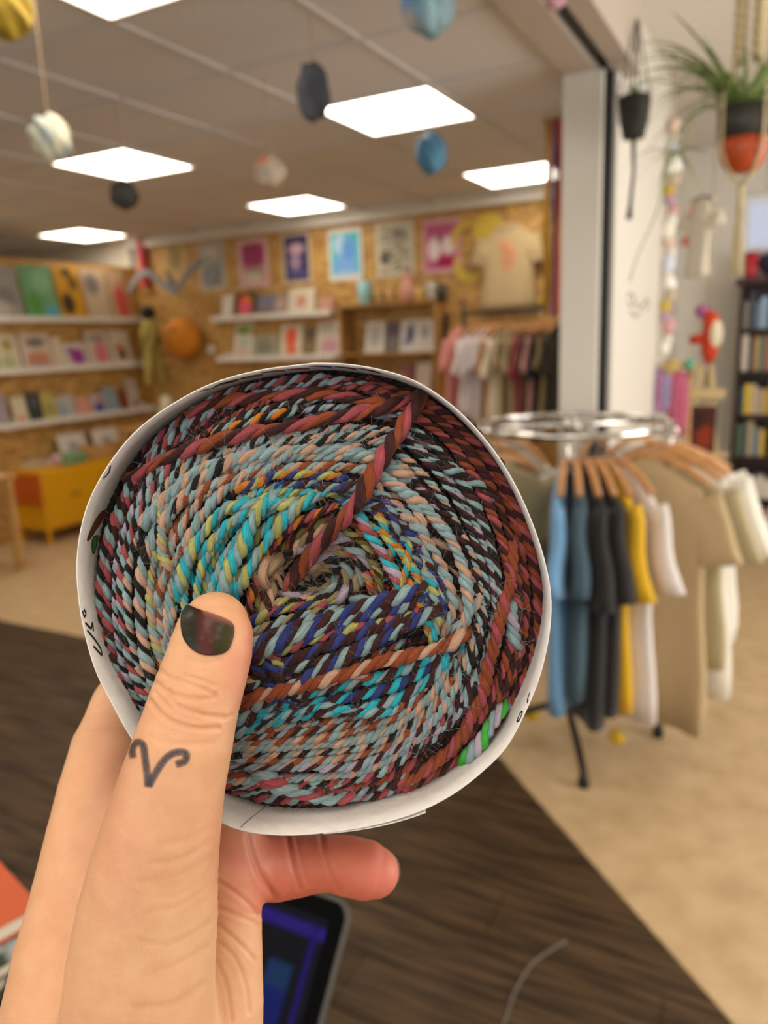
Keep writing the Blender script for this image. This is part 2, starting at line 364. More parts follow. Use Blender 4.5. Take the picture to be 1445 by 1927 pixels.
on_back([(433, 467, 606, 'white booklet with a green block', ('#d4cbb6', '#c9bfae', [(.5, .82, .4, .14, '#6f8f1e'), (.5, .2, .3, .2, '#c9a9a2'), (.6, .45, .3, .1, '#9fb89a')])), (466, 516, 629, 'low grey landscape booklet', ('#a9a18c', '#98917c', [(.5, .5, .3, .3, '#7d7a6a')])),
         (520, 562, 608, 'cream booklet with a red orange blot', ('#d6cbb2', '#cfc4ac', [(.5, .6, .28, .3, '#d85a3a'), (.55, .2, .25, .15, '#d4603f')])), (563, 590, 611, 'narrow olive brown booklet', ('#8d7a4a', '#7d6d4a', [(.5, .7, .3, .2, '#5d4a4a')])),
         (590, 640, 603, 'pale pinkish grey booklet', ('#cfc3b2', '#c5b7ab', [(.5, .3, .35, .2, '#b98a94'), (.5, .75, .4, .2, '#b5ad9c')]))], 1.48, 'booklets on the back wall ledges', 'on the lower back ledge')
# wooden shelf unit on the back wall
xa, xb = -3.47, -2.57
su = thing('shelf_unit', 'open wooden shelf unit on the board wall below the pink poster', 'shelf', ((xa+xb)/2, YB, .30)); hw = (xb-xa)/2
for s in (-1, 1): part('side_panel', box(min(s*hw, s*(hw-.02)), max(s*hw, s*(hw-.02)), -.24, 0, 0, 1.60), m_ply, su)
for z in (.02, .40, .80, 1.20, 1.60): part('shelf_board', box(-hw, hw, -.25, 0, z-.018, z), m_ply, su)
ZS = [.30+z for z in (.02, .40, .80, 1.20, 1.60)]
on_back([(683, 720, 603, 'white booklet at the left', ('#cfc8bd', '#c9c3ba', [(.5, .5, .3, .3, '#aaa4a0')])), (722, 748, 604, 'dark grey brown booklet', ('#6d6258', '#74706a', [(.5, .7, .4, .2, '#5a5266')])), (749, 782, 600, 'white booklet with navy figures', ('#cfcac2', '#c4c0bc', [(.6, .55, .2, .3, '#3f4262'), (.3, .3, .15, .15, '#8a88a0')])),
         (782, 826, 599, 'wide white booklet', ('#d2ccc2', '#c8c3bc', [(.3, .6, .15, .2, '#8f8f94')])), (829, 839, 590, 'thin black booklet', ('#2a2826', '#2a2826', []))], ZS[3]+.001, 'booklets in the wooden shelf unit', 'on the middle wooden shelf', YB-.15)
on_back([(690, 715, 690, 'brown booklet', ('#8a6b4a', '#8a6b4a', [])), (738, 772, 684, 'magenta and olive booklet', ('#7d5a4a', '#8a4a5a', [(.3, .5, .2, .3, '#9a8a4a')])), (775, 805, 680, 'cream booklet', ('#cdbfae', '#cbb9a6', []))], ZS[2]+.001, 'booklets in the wooden shelf unit', 'on the lower wooden shelf', YB-.15)
def jar(px, py0, py1, r, col, lab, prof, name='cup', cat='cup', Y=YB-.13, z=None):
    P = onY(px, py1, Y); zt = onY(px, py0, Y)[2]; z = z if z is not None else P[2]; h = zt-z
    return single(name, lathe([(a*r, b*h) for a, b in prof], 16), mat('glaze_'+col.strip('#'), col, .4), lab, cat, (P[0], Y, z), smooth=True)
CUP = [(.82, 0), (.9, .03), (1, .5), (1, .97), (.9, 1), (.85, .9), (.8, .1)]; VASE = [(.6, 0), (.9, .15), (1, .4), (.7, .65), (.4, .85), (.55, 1), (.4, .98)]; BOWL = [(.5, 0), (.6, .1), (1, .8), (1, 1), (.9, .95), (.5, .2)]
zt = ZS[4]+.001
jar(687, 529, 566, .062, '#8fc0c6', 'pale blue tall cup on top of the wooden shelf unit', CUP, z=zt)
jar(715, 548, 564, .05, '#b99a66', 'small tan bowl on the wooden shelf unit, right of the blue cup', BOWL, 'bowl', 'bowl', z=zt); jar(735, 545, 564, .045, '#c6a06a', 'small yellowish pot beside the tan bowl on the shelf unit', BOWL, 'pot', 'pot', z=zt)
jar(768, 512, 562, .065, '#cf9584', 'pink vase on top of the wooden shelf unit', VASE, 'vase', 'vase', z=zt); jar(790, 540, 561, .05, '#c9a558', 'mustard yellow pot beside the pink vase', CUP, 'pot', 'pot', z=zt)
jar(812, 530, 560, .045, '#b8b2a4', 'pale grey mug with the black pot beside it', CUP, z=zt); jar(832, 535, 559, .04, '#3a3833', 'small black pot at the right end of the shelf unit top', CUP, 'pot', 'pot', z=zt)
# ---- display partition on the left: three ledges with prints
R90 = math.radians(90)
for z, lab in ((1.885, 'top'), (1.455, 'middle'), (1.005, 'bottom')): ledge('picture_ledge', 'long white ledge on the left display wall, %s one' % lab, -1.65, 1.65, 0, z, R90).location = (XP, 4.28, z)
def on_left(items, zl, group, where, ln, xf=XP+.085):
    for (x0, x1, yt, lab, spec) in items:
        f = lambda x: ln[0]+ln[1]*x
        a, b = onX(x0, f(x0), xf), onX(x1, f(x1), xf); xm = (x0+x1)/2; ztp = onX(xm, yt, xf-.03)[2]
        print_obj('art_print', lab+' '+where, 'print', (xf, (a[1]+b[1])/2, zl), R90, abs(b[1]-a[1])*.97, max(.1, ztp-zl)*1.02, .006, spec, group, lean=-.17)
on_left([(-60, 50, 499, 'grey art print with pale shapes', ('#8f8980', '#8a857e', [(.2, .7, .15, .25, '#b5aea4'), (.7, .4, .2, .2, '#6f6b66'), (.5, .2, .3, .15, '#a39c90')], .02)), (53, 117, 500, 'green art print with a blue corner', ('#6f9468', '#64936a', [(.3, .3, .25, .2, '#4f8a3c'), (.85, .1, .3, .15, '#4f9aa8'), (.6, .7, .3, .2, '#7aa57c')], .02)),
         (119, 166, 503, 'yellow and black art print', ('#c08a16', '#b9850f', [(.35, .3, .25, .2, '#2e2410'), (.7, .7, .2, .15, '#5a4212'), (.5, .9, .2, .1, '#3a2c12')], .02)), (168, 214, 507, 'beige print with a grey oval', ('#a98f72', '#ae977c', [(.4, .7, .3, .2, '#6d645e')], .02)), (216, 250, 510, 'tan print with a red figure', ('#b19574', '#ab8f70', [(.6, .35, .35, .35, '#b5473a')], .02))],
        1.89, 'art prints on the left display wall', 'on the top left ledge', (596, 0))
on_left([(-50, 2, 630, 'olive and white print', ('#b8ad94', '#a89f80', [])), (4, 44, 628, 'white print with green plants', ('#cfc3a8', '#c6bb9c', [(.5, .7, .25, .15, '#9a8a4a'), (.4, .25, .35, .2, '#a3a878')])), (48, 106, 627, 'white print with an orange and mauve scene', ('#c9b8a6', '#c2ad9c', [(.5, .75, .3, .12, '#6f6a66'), (.5, .3, .4, .18, '#b97a5c'), (.5, .1, .4, .1, '#a87f86')])),
         (108, 124, 634, 'narrow pale print', ('#d6c8ac', '#cfc0a2', [])), (125, 168, 645, 'white card with a purple splash', ('#cfc3b8', '#c9bcb4', [(.6, .45, .35, .3, '#94338c'), (.3, .7, .15, .12, '#8a4a94')])), (170, 213, 625, 'white print with a pink shape', ('#cdbeb2', '#c9b9ae', [(.6, .4, .3, .35, '#cf7482'), (.5, .85, .4, .1, '#8f8580')])), (215, 252, 622, 'cream print with a brown bird', ('#cfc0aa', '#cbbca8', [(.5, .35, .22, .2, '#5a4a42'), (.4, .5, .2, .12, '#b9773c')]))],
        1.46, 'art prints on the left display wall', 'on the middle left ledge', (698, -.0985))
on_left([(-40, 20, 742, 'lilac grey card', ('#9c8f90', '#9a8d94', [])), (29, 56, 746, 'off white card', ('#cabfa6', '#c6baa2', [(.5, .2, .3, .15, '#c98a7a')])), (57, 84, 738, 'black card', ('#3b3a3c', '#38373a', [(.5, .7, .2, .2, '#5a5a5e')])), (85, 110, 738, 'yellowish card', ('#b8aa5c', '#b3a660', [(.5, .4, .3, .2, '#8f8a52')])), (112, 146, 744, 'pale blue grey card', ('#b5b0a4', '#a9a8a2', [(.2, .4, .2, .3, '#7d94a8')])),
         (148, 174, 748, 'salmon pink card', ('#cf9c88', '#cc907c', [])), (176, 202, 742, 'white card with a blue shape', ('#b9b0b4', '#b0a8b0', [(.5, .35, .4, .2, '#35408a'), (.6, .7, .2, .15, '#a8586a')])), (198, 226, 728, 'grey blue card', ('#8a9a9c', '#86989c', [])), (228, 244, 735, 'russet card', ('#8a4a2a', '#7d3f22', [])), (246, 266, 712, 'white card with grey spots', ('#cbbfae', '#c4b8a8', [(.6, .2, .2, .15, '#6d6a78')]))],
        1.01, 'cards on the left display wall', 'on the bottom left ledge', (792, -.134))
# yellow metal cabinet on legs, orange folder on its side
LY0, LY1, LX0, LX1 = 4.25, 5.44, XP+.02, -5.53
m_yel = mat('yellow_metal', '#d39a08', .38)
cb = thing('metal_cabinet', 'low yellow metal cabinet on legs under the left display wall', 'cabinet', ((LX0+LX1)/2, (LY0+LY1)/2, 0)); hx_, hy = (LX1-LX0)/2, (LY1-LY0)/2
part('body', box(-hx_, hx_, -hy, hy, .12, .63, .006), m_yel, cb)
for s in (-1, 1):
    dr_ = part('door', box(hx_, hx_+.012, min(s*.004, s*(hy-.03)), max(s*.004, s*(hy-.03)), .15, .60, .004), m_yel, cb)
    part('vent', merge(*[box(hx_+.012, hx_+.0135, s*.28-.05+k*.02, s*.28-.044+k*.02, .36, .42) for k in range(6)]), mat('yellow_shadow_slot', '#6d5208', .6), dr_)
    for q in (-1, 1): part('leg', box(s*(hx_-.02)-.014, s*(hx_-.02)+.014, q*(hy-.02)-.014, q*(hy-.02)+.014, 0, .12), m_yel, cb)
single('folder', box(-.19, .19, -.022, 0, .0, .27, .003), mat('orange_card', '#b9560e', .55), 'orange folder hung on the near side of the yellow cabinet', 'folder', ((LX0+LX1)/2, LY0-.001, .34))
def flat_pile(px, py, z, wx, wy, h, col, lab, name='booklet_pile', cat='booklets', rz=.2):
    P = onZ(px, py, z); t = thing(name, lab, cat, (P[0], P[1], z), rz); n_ = 4
    for k in range(n_): part('booklet', box(-wx/2+.006*(k % 2), wx/2+.006*(k % 2), -wy/2, wy/2, h*k/n_, h*(k+1)/n_-.001), mat('pile_%s_%d' % (col.strip('#'), k % 2), hx(col)*(1-.12*(k % 2)), .6), t)
flat_pile(62, 876, .632, .20, .22, .05, '#cfc0a8', 'pile of cream leaflets at the near end of the yellow cabinet'); flat_pile(100, 872, .632, .2, .2, .035, '#c9bcae', 'low pile of pale leaflets on the middle of the yellow cabinet')
P = onX(108, 862, -5.7); single('ornament_ball', sphere((0, 0, .05), .055, 14, 9, 3, .04), mat('dusty_pink', '#c09aa0', .6), 'small pale pink ball on the yellow cabinet', 'ornament', (P[0], P[1], .632+.002), smooth=True)
P = onX(140, 872, -5.62); single('gift_box', box(-.09, .09, -.11, .11, 0, .095, .008), mat('sage_green', '#6f9468', .6), 'sage green box on the yellow cabinet', 'box', (-5.66, P[1], .632), (0, 0, .15))
P = onX(195, 868, -5.65); tr = thing('wooden_crate', 'wooden crate at the far end of the yellow cabinet', 'crate', (-5.74, P[1]+.05, .632)); part('base', box(-.17, .17, -.17, .17, 0, .012), m_wood, tr)
for s in (-1, 1): part('side', box(-.17, .17, s*.17-.006, s*.17+.006, .012, .13), m_wood, tr); part('side', box(s*.17-.006, s*.17+.006, -.164, .164, .012, .13), m_wood, tr)
for px, py, rz, c, lab in ((142, 822, .3, '#c9c0b4', 'open grey and white magazine on the wall above the yellow cabinet'), (205, 812, -.2, '#d3c8b8', 'white leaflet standing over the wooden crate')):
    P = onX(px, py, XP+.16); print_obj('magazine', lab, 'magazine', (XP+.16, P[1], .632), R90, .30, P[2]-.632+.04, .01, (c, c, [(.5, .5, .2, .2, '#8f8f96')]), None, lean=-.3)
# wooden trestle at the left edge of the view
P = onZ(8, 1062, 0); tb = thing('wooden_table', 'pale wooden table cut by the left edge, beside the yellow cabinet', 'table', (P[0]-.02, P[1]-.25, 0))
part('tabletop', box(-.3, .30, -.35, .27, .70, .73, .004), m_wood, tb)
for sx in (-.27, .25):
    for sy in (-.30, .22): part('leg', box(sx-.025, sx+.025, sy-.025, sy+.025, 0, .70), m_wood, tb)
# low table in the far corner with small goods
ct = thing('display_table', 'pale wooden table with small goods in the far left corner', 'table', (-4.75, 5.42, 0)); part('tabletop', box(-.75, .75, -.32, .32, .87, .90, .004), m_wood, ct)
for sx in (-.7, .7):
    for sy in (-.27, .27): part('leg', box(sx-.025, sx+.025, sy-.025, sy+.025, 0, .87), m_wood, ct)
tz = .901
def goods(px, py, Y, fn): P = onY(px, py, Y); return P
GL = [(285, 745, 'vase', 'pale green vase on the corner table', '#b7c79a', .07, .26, VASE), (325, 742, 'pot', 'cream tall pot on the corner table beside the pale green vase', '#d3c3a8', .06, .24, CUP), (300, 775, 'bowl', 'mint bowl at the front of the corner table', '#a9c7a2', .09, .12, BOWL), (372, 748, 'pot', 'magenta small pot on the corner table', '#c23d8c', .05, .1, CUP)]
for px, py, nm, lab, col, r, h, pf in GL:
    P = onZ(px, py, tz); single(nm, lathe([(a*r, b*h) for a, b in pf], 16), mat('goods_'+col.strip('#'), col, .45), lab, nm, (min(max(P[0], -5.4), -4.1), min(max(P[1], 5.18), 5.65), tz), smooth=True)
print_obj('price_card', 'white folded card on the corner table, in front of the orange cushion', 'card', (-4.38, 5.3, tz), .1, .17, .2, .01, ('#d9cfc6', '#cdbfc0', [(.5, .5, .2, .2, '#b09aa8')]), None, lean=-.15)
pl = thing('potted_plant', 'small bushy dark green plant in a white pot on the corner table', 'plant', (-4.72, 5.5, tz)); part('pot', lathe([(.05, 0), (.065, .1), (.058, .1), (.045, .02)], 14), m_white, pl, True); part('foliage', sphere((0, 0, .17), .1, 14, 10, 5, .25), mat('leaf_dark', '#3f6a4a', .6), pl, True)
# felt things on the board wall
P = onY(352, 636, YB-.09); cu = thing('round_cushion', 'round orange felt cushion with a dark smiling face on the back wall', 'cushion', (P[0], YB-.16, P[2]-.17)); part('cushion_body', sphere((0, 0, .17), .205, 22, 14, 2, .02, (1, .75, .97)), mat('orange_felt', '#c07612', .85), cu, True)
for dx, dz, r in ((-.06, .22, .028), (.02, .24, .026), (-.02, .15, .035)): part('face_patch', sphere((dx, -.146, dz), r, 10, 6, 1, 0, (1, .25, .8)), mat('brown_felt', '#4a2a10', .85), cu, True)
P = onY(395, 657, YB-.02); single('badge', lathe([(.001, 0), (.045, 0), (.045, .012), (.001, .02)], 16), m_white, 'white round badge on the board wall right of the orange cushion', 'badge', (P[0], YB-.002, P[2]), (R90, 0, 0))
gz = [onY(x, y, YB-.25) for x, y in ((243, 548), (258, 524), (276, 512), (298, 528), (322, 546), (338, 538), (352, 515), (378, 492))]; g0 = gz[0]
gd = thing('paper_garland', 'grey zigzag paper garland hung across the far left corner', 'garland', tuple(g0)); gp = spline(np.array(gz), 40)-g0
V, F = [], []
for p in gp:
    for s, q in ((-.03, -.012), (-.03, .012), (.03, .012), (.03, -.012)): V.append((p[0], p[1]+q, p[2]+s))
for i in range(len(gp)-1):
    for j in range(4): k = (j+1) % 4; F.append((i*4+j, i*4+k, i*4+4+k, i*4+4+j))
F += [(3, 2, 1, 0), tuple(len(V)-4+j for j in range(4))]
part('strip', (V, F), mat('grey_paper', '#7d7f86', .7), gd)
P = onY(320, 530, YB-.25); part('bird_wing', (np.array([(-.05, 0, .12), (.02, -.02, .0), (.06, 0, -.12), (-.03, .02, -.10), (-.05, .03, .12), (.02, .04, 0), (.06, .04, -.12), (-.03, .05, -.1)])+(P-g0), [(0, 1, 2, 3), (7, 6, 5, 4), (0, 4, 5, 1), (1, 5, 6, 2), (2, 6, 7, 3), (3, 7, 4, 0)]), mat('grey_paper', '#7d7f86', .7), gd)
P = onX(279, 588, XP+.32); dl = thing('cloth_doll', 'yellow green cloth doll with a black round head, hung in the far left corner', 'doll', (P[0], P[1], P[2]-.72)); 
part('head', sphere((0, 0, .72), .068, 14, 10, 4, .08), mat('black_wool', '#1c1a12', .95), dl, True)
m_ygr = mat('yellow_green_cloth', '#a5954a', .8, noise=dict(a='#9a8a3e', b='#b3a45c', scale=18))
part('torso', lathe([(.03, .40), (.075, .42), (.07, .55), (.06, .63), (.02, .665)], 14), m_ygr, dl, True)
for s in (-1, 1): part('leg', tube([(0, s*.035, .45), (0, s*.06, .30), (0, s*.085, .14), (0, s*.10, .02)], [.045, .042, .038, .035], 10), m_ygr, dl, True); part('arm', tube([(0, s*.06, .6), (0, s*.1, .52), (0, s*.12, .42)], [.028, .025, .02], 8), m_ygr, dl, True)
part('hanging_cord', tube([(0, 0, .79), (0, 0, H-dl.location.z)], .003, 5), m_dark, dl)

# ================================================================== CLOTHES
def ell(cx_, cy_, z, a, b, n=28, fold=0.0, kf=5, ph=0.0, ang=None):
    t = np.arange(n)*2*math.pi/n; x = a*np.sign(np.cos(t))*np.abs(np.cos(t))**.7; yv = b*np.sign(np.sin(t))*np.abs(np.sin(t))**.8
    yv = yv+fold*np.sin(kf*x/max(a, 1e-3)*2+ph); return np.c_[cx_+x, cy_+yv, np.full(n, z)]
_tn = [0]
def tshirt(t, w=.5, h=.68, slv=.24, m=None, seed=0, thick=.035):
    r = random.Random(seed); ph = r.uniform(0, 6); hwid = w/2; f = r.uniform(.010, .018)
    rows = [(0, .17, .5), (-.02, .30, .6), (-.05, .58, .75), (-.085, .85, .85), (-.12, .96, .95), (-.2, .98, 1.0), (-.3, .95, 1.05)] + [(-.3-(h-.3)*k/6, .95-.04*math.sin(k)+.01*k, 1.1+.08*k) for k in range(1, 7)]
    R = [ell(.012*math.sin(3*z+ph), .01*math.sin(5*z+ph), z, hwid*a, thick*b, 32, f*min(1, max(0, -z-.15)*2.2), 3.2, ph) for z, a, b in rows]
    part('body', loft(R), m, t, True)
    for s in (-1, 1):
        S = []; n_ = 6
        for k in range(n_+1):
            e = k/n_; x = s*(hwid*.80+slv*(.22*e+.18*e*e)); z = -.115-slv*e*.95
            rr_ = ell(0, 0, 0, .085*(1-.12*e), thick*(.8+.25*e), 16, .004*e, 3, ph+s); tilt = s*(.5-.2*e)
            S.append(np.c_[x+rr_[:, 0]*math.cos(tilt), rr_[:, 1]+.006*math.sin(7*e+ph), z+rr_[:, 0]*math.sin(tilt)*.8-.0])
        part('sleeve', loft(S), m, t, True)
    part('collar', tube([( .085*math.cos(a), thick*.55*math.sin(a), -.012-.028*(math.sin(a) < 0)*abs(math.sin(a))) for a in np.linspace(0, 2*math.pi, 17)], .009, 6), m, t, True)
def hanger(loc_, rz, lab, col=None, grp='wooden clothes hangers', sc=1.0):
    t = thing('clothes_hanger', lab, 'hanger', loc_, rz, grp); t.scale = (sc, sc, sc)
    part('shoulder_bar', tube([(-.2, 0, -.075), (-.13, 0, -.035), (-.06, 0, -.008), (0, 0, 0), (.06, 0, -.008), (.13, 0, -.035), (.2, 0, -.075)], [.012, .013, .014, .015, .014, .013, .012], 8), col or m_hang, t, True)
    a = np.linspace(-.5*math.pi, math.pi*.95, 14); part('hook', tube([(0, 0, .005), (0, 0, .035)]+[(.0-.02+.02*math.cos(-q)*1+.02*0, 0, .062+.022*math.sin(q)) if False else (.02*math.cos(q), 0, .062+.022*math.sin(q)) for q in a], .0022, 6), m_chrome, t)
def cloth_m(col):
    key = 'cloth_'+col.strip('#')
    c = hx(col); return mat(key, c, .85, bump=.08, bscale=500, sheen=.1)
def garment(loc_, rz, col, lab, grp, w=.5, h=.68, slv=.24, seed=0, name='t_shirt', cat='t-shirt', thick=.035):
    t = thing(name, lab, cat, loc_, rz, grp); tshirt(t, w, h, slv, cloth_m(col), seed, thick); return t
# big shirt on the board wall
P = onY(955, 419, YB-.06); ws = garment((P[0], YB-.055, P[2]), 0, '#b29c74', 'beige t-shirt with a coral print, pinned up on the back wall', None, .44, .64, .2, 3)
for k, (dx, dz, rx, rz_) in enumerate([(-.01, -.17, .03, .055), (.04, -.21, .03, .045), (-.02, -.26, .028, .04), (.045, -.29, .03, .035), (0, -.34, .025, .03)]): part('coral_print', sphere((dx, -.041, dz), 1, 10, 6, 1, 0, (rx, .006, rz_)), mat('coral_ink', '#c98a66', .8), ws)
# yellow sun around it
P = onY(955, 490, YB-.02); sn = thing('sun_wall_hanging', 'yellow paper sun with curved rays on the back wall behind the beige shirt', 'wall hanging', (P[0], YB-.006, P[2])); m_sun = mat('sun_yellow', '#c6a93c', .6)
def crescent(c, r, a0, a1, wd, y=0.0):
    n_ = 14; V, F = [], []
    for k in range(n_+1):
        e = k/n_; a = math.radians(a0+(a1-a0)*e); wv = wd*math.sin(math.pi*e)+.004
        for yy in (y-.006, y):
            V += [(c[0]+(r-wv/2)*math.cos(a), yy, c[1]+(r-wv/2)*math.sin(a)), (c[0]+(r+wv/2)*math.cos(a), yy, c[1]+(r+wv/2)*math.sin(a))]
    for k in range(n_):
        a, b = 4*k, 4*k+4; F += [(a, a+1, b+1, b), (a+2, b+2, b+3, a+3), (a+1, a+3, b+3, b+1), (a, b, b+2, a+2)]
    F += [(0, 2, 3, 1), (4*n_, 4*n_+1, 4*n_+3, 4*n_+2)]; return V, F
part('disc', lathe([(.001, -.0), (.13, -.0), (.13, .006), (.001, .006)], 30), m_sun, sn, loc=(-.16, 0, .24), rot=(R90, 0, 0))
for px, py, r, a0, a1, wd in ((885, 490, .13, 150, 330, .07), (880, 450, .12, 60, 220, .06), (985, 405, .12, 20, 170, .05), (1020, 470, .16, -70, 90, .08), (1015, 540, .14, -110, 60, .06), (1030, 545, .12, 190, 350, .07)):
    q = onY(px, py, YB-.02); part('ray', crescent((q[0]-P[0], q[2]-P[2]), r, a0, a1, wd), m_sun, sn)
# black clothes rail in front of the back wall
RY = 5.45; A_, B_ = onY(884, 590, RY), onY(1075, 580, RY); rzz = A_[2]
rl = thing('clothes_rail', 'straight black clothes rail in front of the back wall', 'clothes rail', ((A_[0]+B_[0])/2, RY, 0)); hl = (B_[0]-A_[0])/2+.05
part('top_bar', tube([(-hl, 0, rzz), (hl, 0, rzz)], .013, 10), m_dark, rl, True)
for s in (-1, 1): part('upright', tube([(s*hl, 0, .02), (s*hl, 0, rzz+.10)], .014, 10), m_dark, rl, True); part('foot', box(s*hl-.02, s*hl+.02, -.25, .25, 0, .03, .004), m_dark, rl)
GR = [(868, '#d98f8a', 'salmon pink t-shirt at the left end of the black rail', .50, .80), (893, '#e0d8d4', 'pale white t-shirt second from the left on the black rail', .46, .62), (908, '#d6cbd0', 'lilac white t-shirt third from the left on the black rail', .46, .66), (922, '#dcd2d4', 'off white t-shirt fourth from the left on the black rail', .46, .68), (936, '#b98a5c', 'tan brown top on the black rail', .44, .74), (948, '#e2d7bf', 'cream t-shirt on the black rail between the tan and beige ones', .46, .66),
      (966, '#a8946f', 'beige t-shirt in the middle of the black rail', .48, .82), (984, '#ab9775', 'second beige t-shirt on the black rail, right of the first', .48, .86), (998, '#9c3f4a', 'wine red t-shirt on the black rail', .46, .86), (1010, '#54452f', 'dark olive t-shirt on the black rail', .46, .66), (1020, '#b98580', 'dusty pink t-shirt on the black rail', .46, .7), (1031, '#171412', 'black t-shirt on the black rail', .46, .7), (1043, '#8f7c56', 'khaki t-shirt near the right end of the black rail', .46, .72), (1054, '#25231f', 'charcoal t-shirt at the right end of the black rail', .46, .7)]
for k, (px, col, lab, w_, h_) in enumerate(GR):
    P = onY(px, 600, RY); z = rzz-.085
    hanger((P[0], RY, z), R90-.12, 'black rail hanger of the '+lab.split(', ')[0].replace(' on the black rail', '').replace(' of the black rail', ''), grp='hangers on the black rail')
    garment((P[0], RY, z-.012), R90-.12, col, lab, 't-shirts on the black rail', w_, h_, .2+.03*(k % 3), k+20, thick=.02)
# rainbow banner at the pillar
P = onY(1041, 225, 4.1); bn = thing('rainbow_banner', 'rainbow cloth banner hanging beside the white pillar', 'banner', (P[0], 4.1, P[2]-.95))
V, F, C = [], [], []; cols = ['#7d5a12', '#a5781a', '#c28a20', '#b5481e', '#a03a22', '#54406e', '#4d3a6a']
def stripe_shape(i, n_=7):
    V, F = [], []; w_ = .045/ n_*2
    for k in range(21):
        z = .95-.95*k/20; x0 = -.045+.09*i/n_+.006*math.sin(k*.5); yy = .02*math.sin(k*.35+i*.9)
        V += [(x0, yy, z), (x0+.0135, yy+.012*math.cos(i*1.3), z), (x0, yy+.004, z), (x0+.0135, yy+.004+.012*math.cos(i*1.3), z)]
    for k in range(20): a, b = 4*k, 4*k+4; F += [(a, a+1, b+1, b), (a+2, b+2, b+3, a+3), (a+1, a+3, b+3, b+1), (a, b, b+2, a+2)]
    return V, F
for i, c in enumerate(['#a5781a', '#b5841c', '#a5781a', '#5a4480', '#54406e', '#a8401e', '#c2541e']): part('stripe', stripe_shape(i), cloth_m(c), bn, True)
part('rod', tube([(-.06, 0, .955), (.06, 0, .955)], .006, 6), m_wood, bn)

# ---- round chrome rack
RCx, RCy = onZ(1065, 1372, 0)[:2]; RZ = 1.6-.338; RRd = .36
rk = thing('round_clothes_rack', 'round chrome clothes rack on a black footed stand', 'clothes rack', (RCx, RCy, 0))
part('ring', torus(RRd, .013, 64, 8, (0, 0, RZ), .8), m_chrome, rk, True); part('hub', lathe([(.001, -.03), (.03, -.03), (.03, .02), (.001, .025)], 16, (0, 0, RZ)), m_chrome, rk, True)
for a in (.5, .5+math.pi/2): part('spoke', tube([(-math.cos(a)*RRd, -math.sin(a)*RRd, RZ), (math.cos(a)*RRd, math.sin(a)*RRd, RZ)], .010, 8), m_chrome, rk, True)
part('pole', tube([(0, 0, .7), (0, 0, RZ)], .016, 12), m_chrome, rk, True); part('lower_pole', tube([(0, 0, .12), (0, 0, .78)], .022, 12), m_dark, rk, True)
def flat(P): return np.array([P[0]-RCx, P[1]-RCy, 0])
for tgt in (onZ(1100, 1488, 0), onZ(1238, 1385, 0), onZ(960, 1380, 0), None):
    e = flat(tgt) if tgt is not None else -flat(onZ(1100, 1488, 0)); e = e/np.linalg.norm(e)*min(.42, max(.30, np.linalg.norm(e)))
    lg = part('leg', tube([(0, 0, .13), (e[0]*.5, e[1]*.5, .10), (e[0]*.93, e[1]*.93, .065), (e[0], e[1], .05)], .014, 8), m_dark, rk, True)
    part('foot_pad', lathe([(.001, 0), (.02, 0), (.022, .02), (.014, .05), (.001, .055)], 10, (e[0], e[1], 0)), m_dark, lg, True)
fa = math.atan2(-RCy, -RCx)             # direction of the viewer
RG = [(-48, '#9c8a66', 'olive beige t-shirt at the far left of the round rack', .62, .5, .22), (-66, '#cfc8ba', 'pale t-shirt behind the olive one on the round rack', .6, .5, .22), (-3, '#6f9fc8', 'light blue t-shirt on the round rack', .80, .5, .26), (3, '#3a5260', 'slate teal t-shirt between light blue and black on the round rack', .74, .5, .26), (9, '#1c1a1a', 'black long t-shirt at the front of the round rack', .84, .5, .30), (14, '#211e1d', 'second black t-shirt, right of the front one on the round rack', .8, .48, .28),
      (19, '#d6a814', 'yellow t-shirt on the round rack', .80, .48, .28), (26.5, '#d9d0cd', 'white t-shirt between yellow and beige on the round rack', .84, .5, .26), (52, '#b39c74', 'beige t-shirt facing forward on the round rack', .95, .44, .22), (63, '#ada07d', 'khaki beige t-shirt just behind the front beige one on the round rack', .74, .46, .24), (74, '#d8d2c4', 'off white t-shirt at the right of the round rack', .90, .48, .25), (84, '#dcd7cc', 'white t-shirt behind the off white one at the right of the round rack', .72, .5, .25), (94, '#d5cfc2', 'cream white t-shirt third from the front at the right of the round rack', .68, .5, .25), (106, '#15130f', 'black t-shirt hanging lowest at the far right of the round rack', .86, .5, .2),
      (135, '#c9bfae', 'cream t-shirt at the back right of the round rack', .62, .5, .2), (165, '#2a2a2c', 'dark t-shirt at the back of the round rack', .6, .5, .2), (-110, '#2f5a62', 'dark teal t-shirt at the back left of the round rack', .6, .5, .2), (-140, '#cfc6b8', 'white t-shirt at the very back of the round rack', .6, .5, .2)]
for k, (dg, col, lab, h_, w_, sl) in enumerate(RG):
    a = fa+math.radians(dg); x, y_ = RCx+RRd*math.cos(a), RCy+RRd*math.sin(a); z = RZ-.086
    hanger((x, y_, z), a, 'round rack hanger of the '+lab.split(', ')[0].replace(' on the round rack', '').replace(' of the round rack', '').replace(' t-shirt', ' tee'), None, 'hangers on the round rack')
    garment((x, y_, z-.012), a, col, lab, 't-shirts on the round rack', w_, h_, sl, k+60, thick=.028)
for px, py, lab in ((1160, 1387, 'yellow fabric tag dangling under the white t-shirt of the round rack'), (1000, 1345, 'yellow fabric tag dangling at the left of the round rack')):
    d = depth_of((RCx, RCy, 0))-.30*(px > 1100); P = at(px, py, d); single('fabric_tag', merge(sphere((0, 0, 0), .03, 12, 8, 6, .12, (1, .6, 1)), tube([(0, 0, .02), (0, 0, .13)], .0015, 5)), mat('tag_yellow', '#d9b01e', .7), lab, 'tag', tuple(P), smooth=True, group='yellow fabric tags')

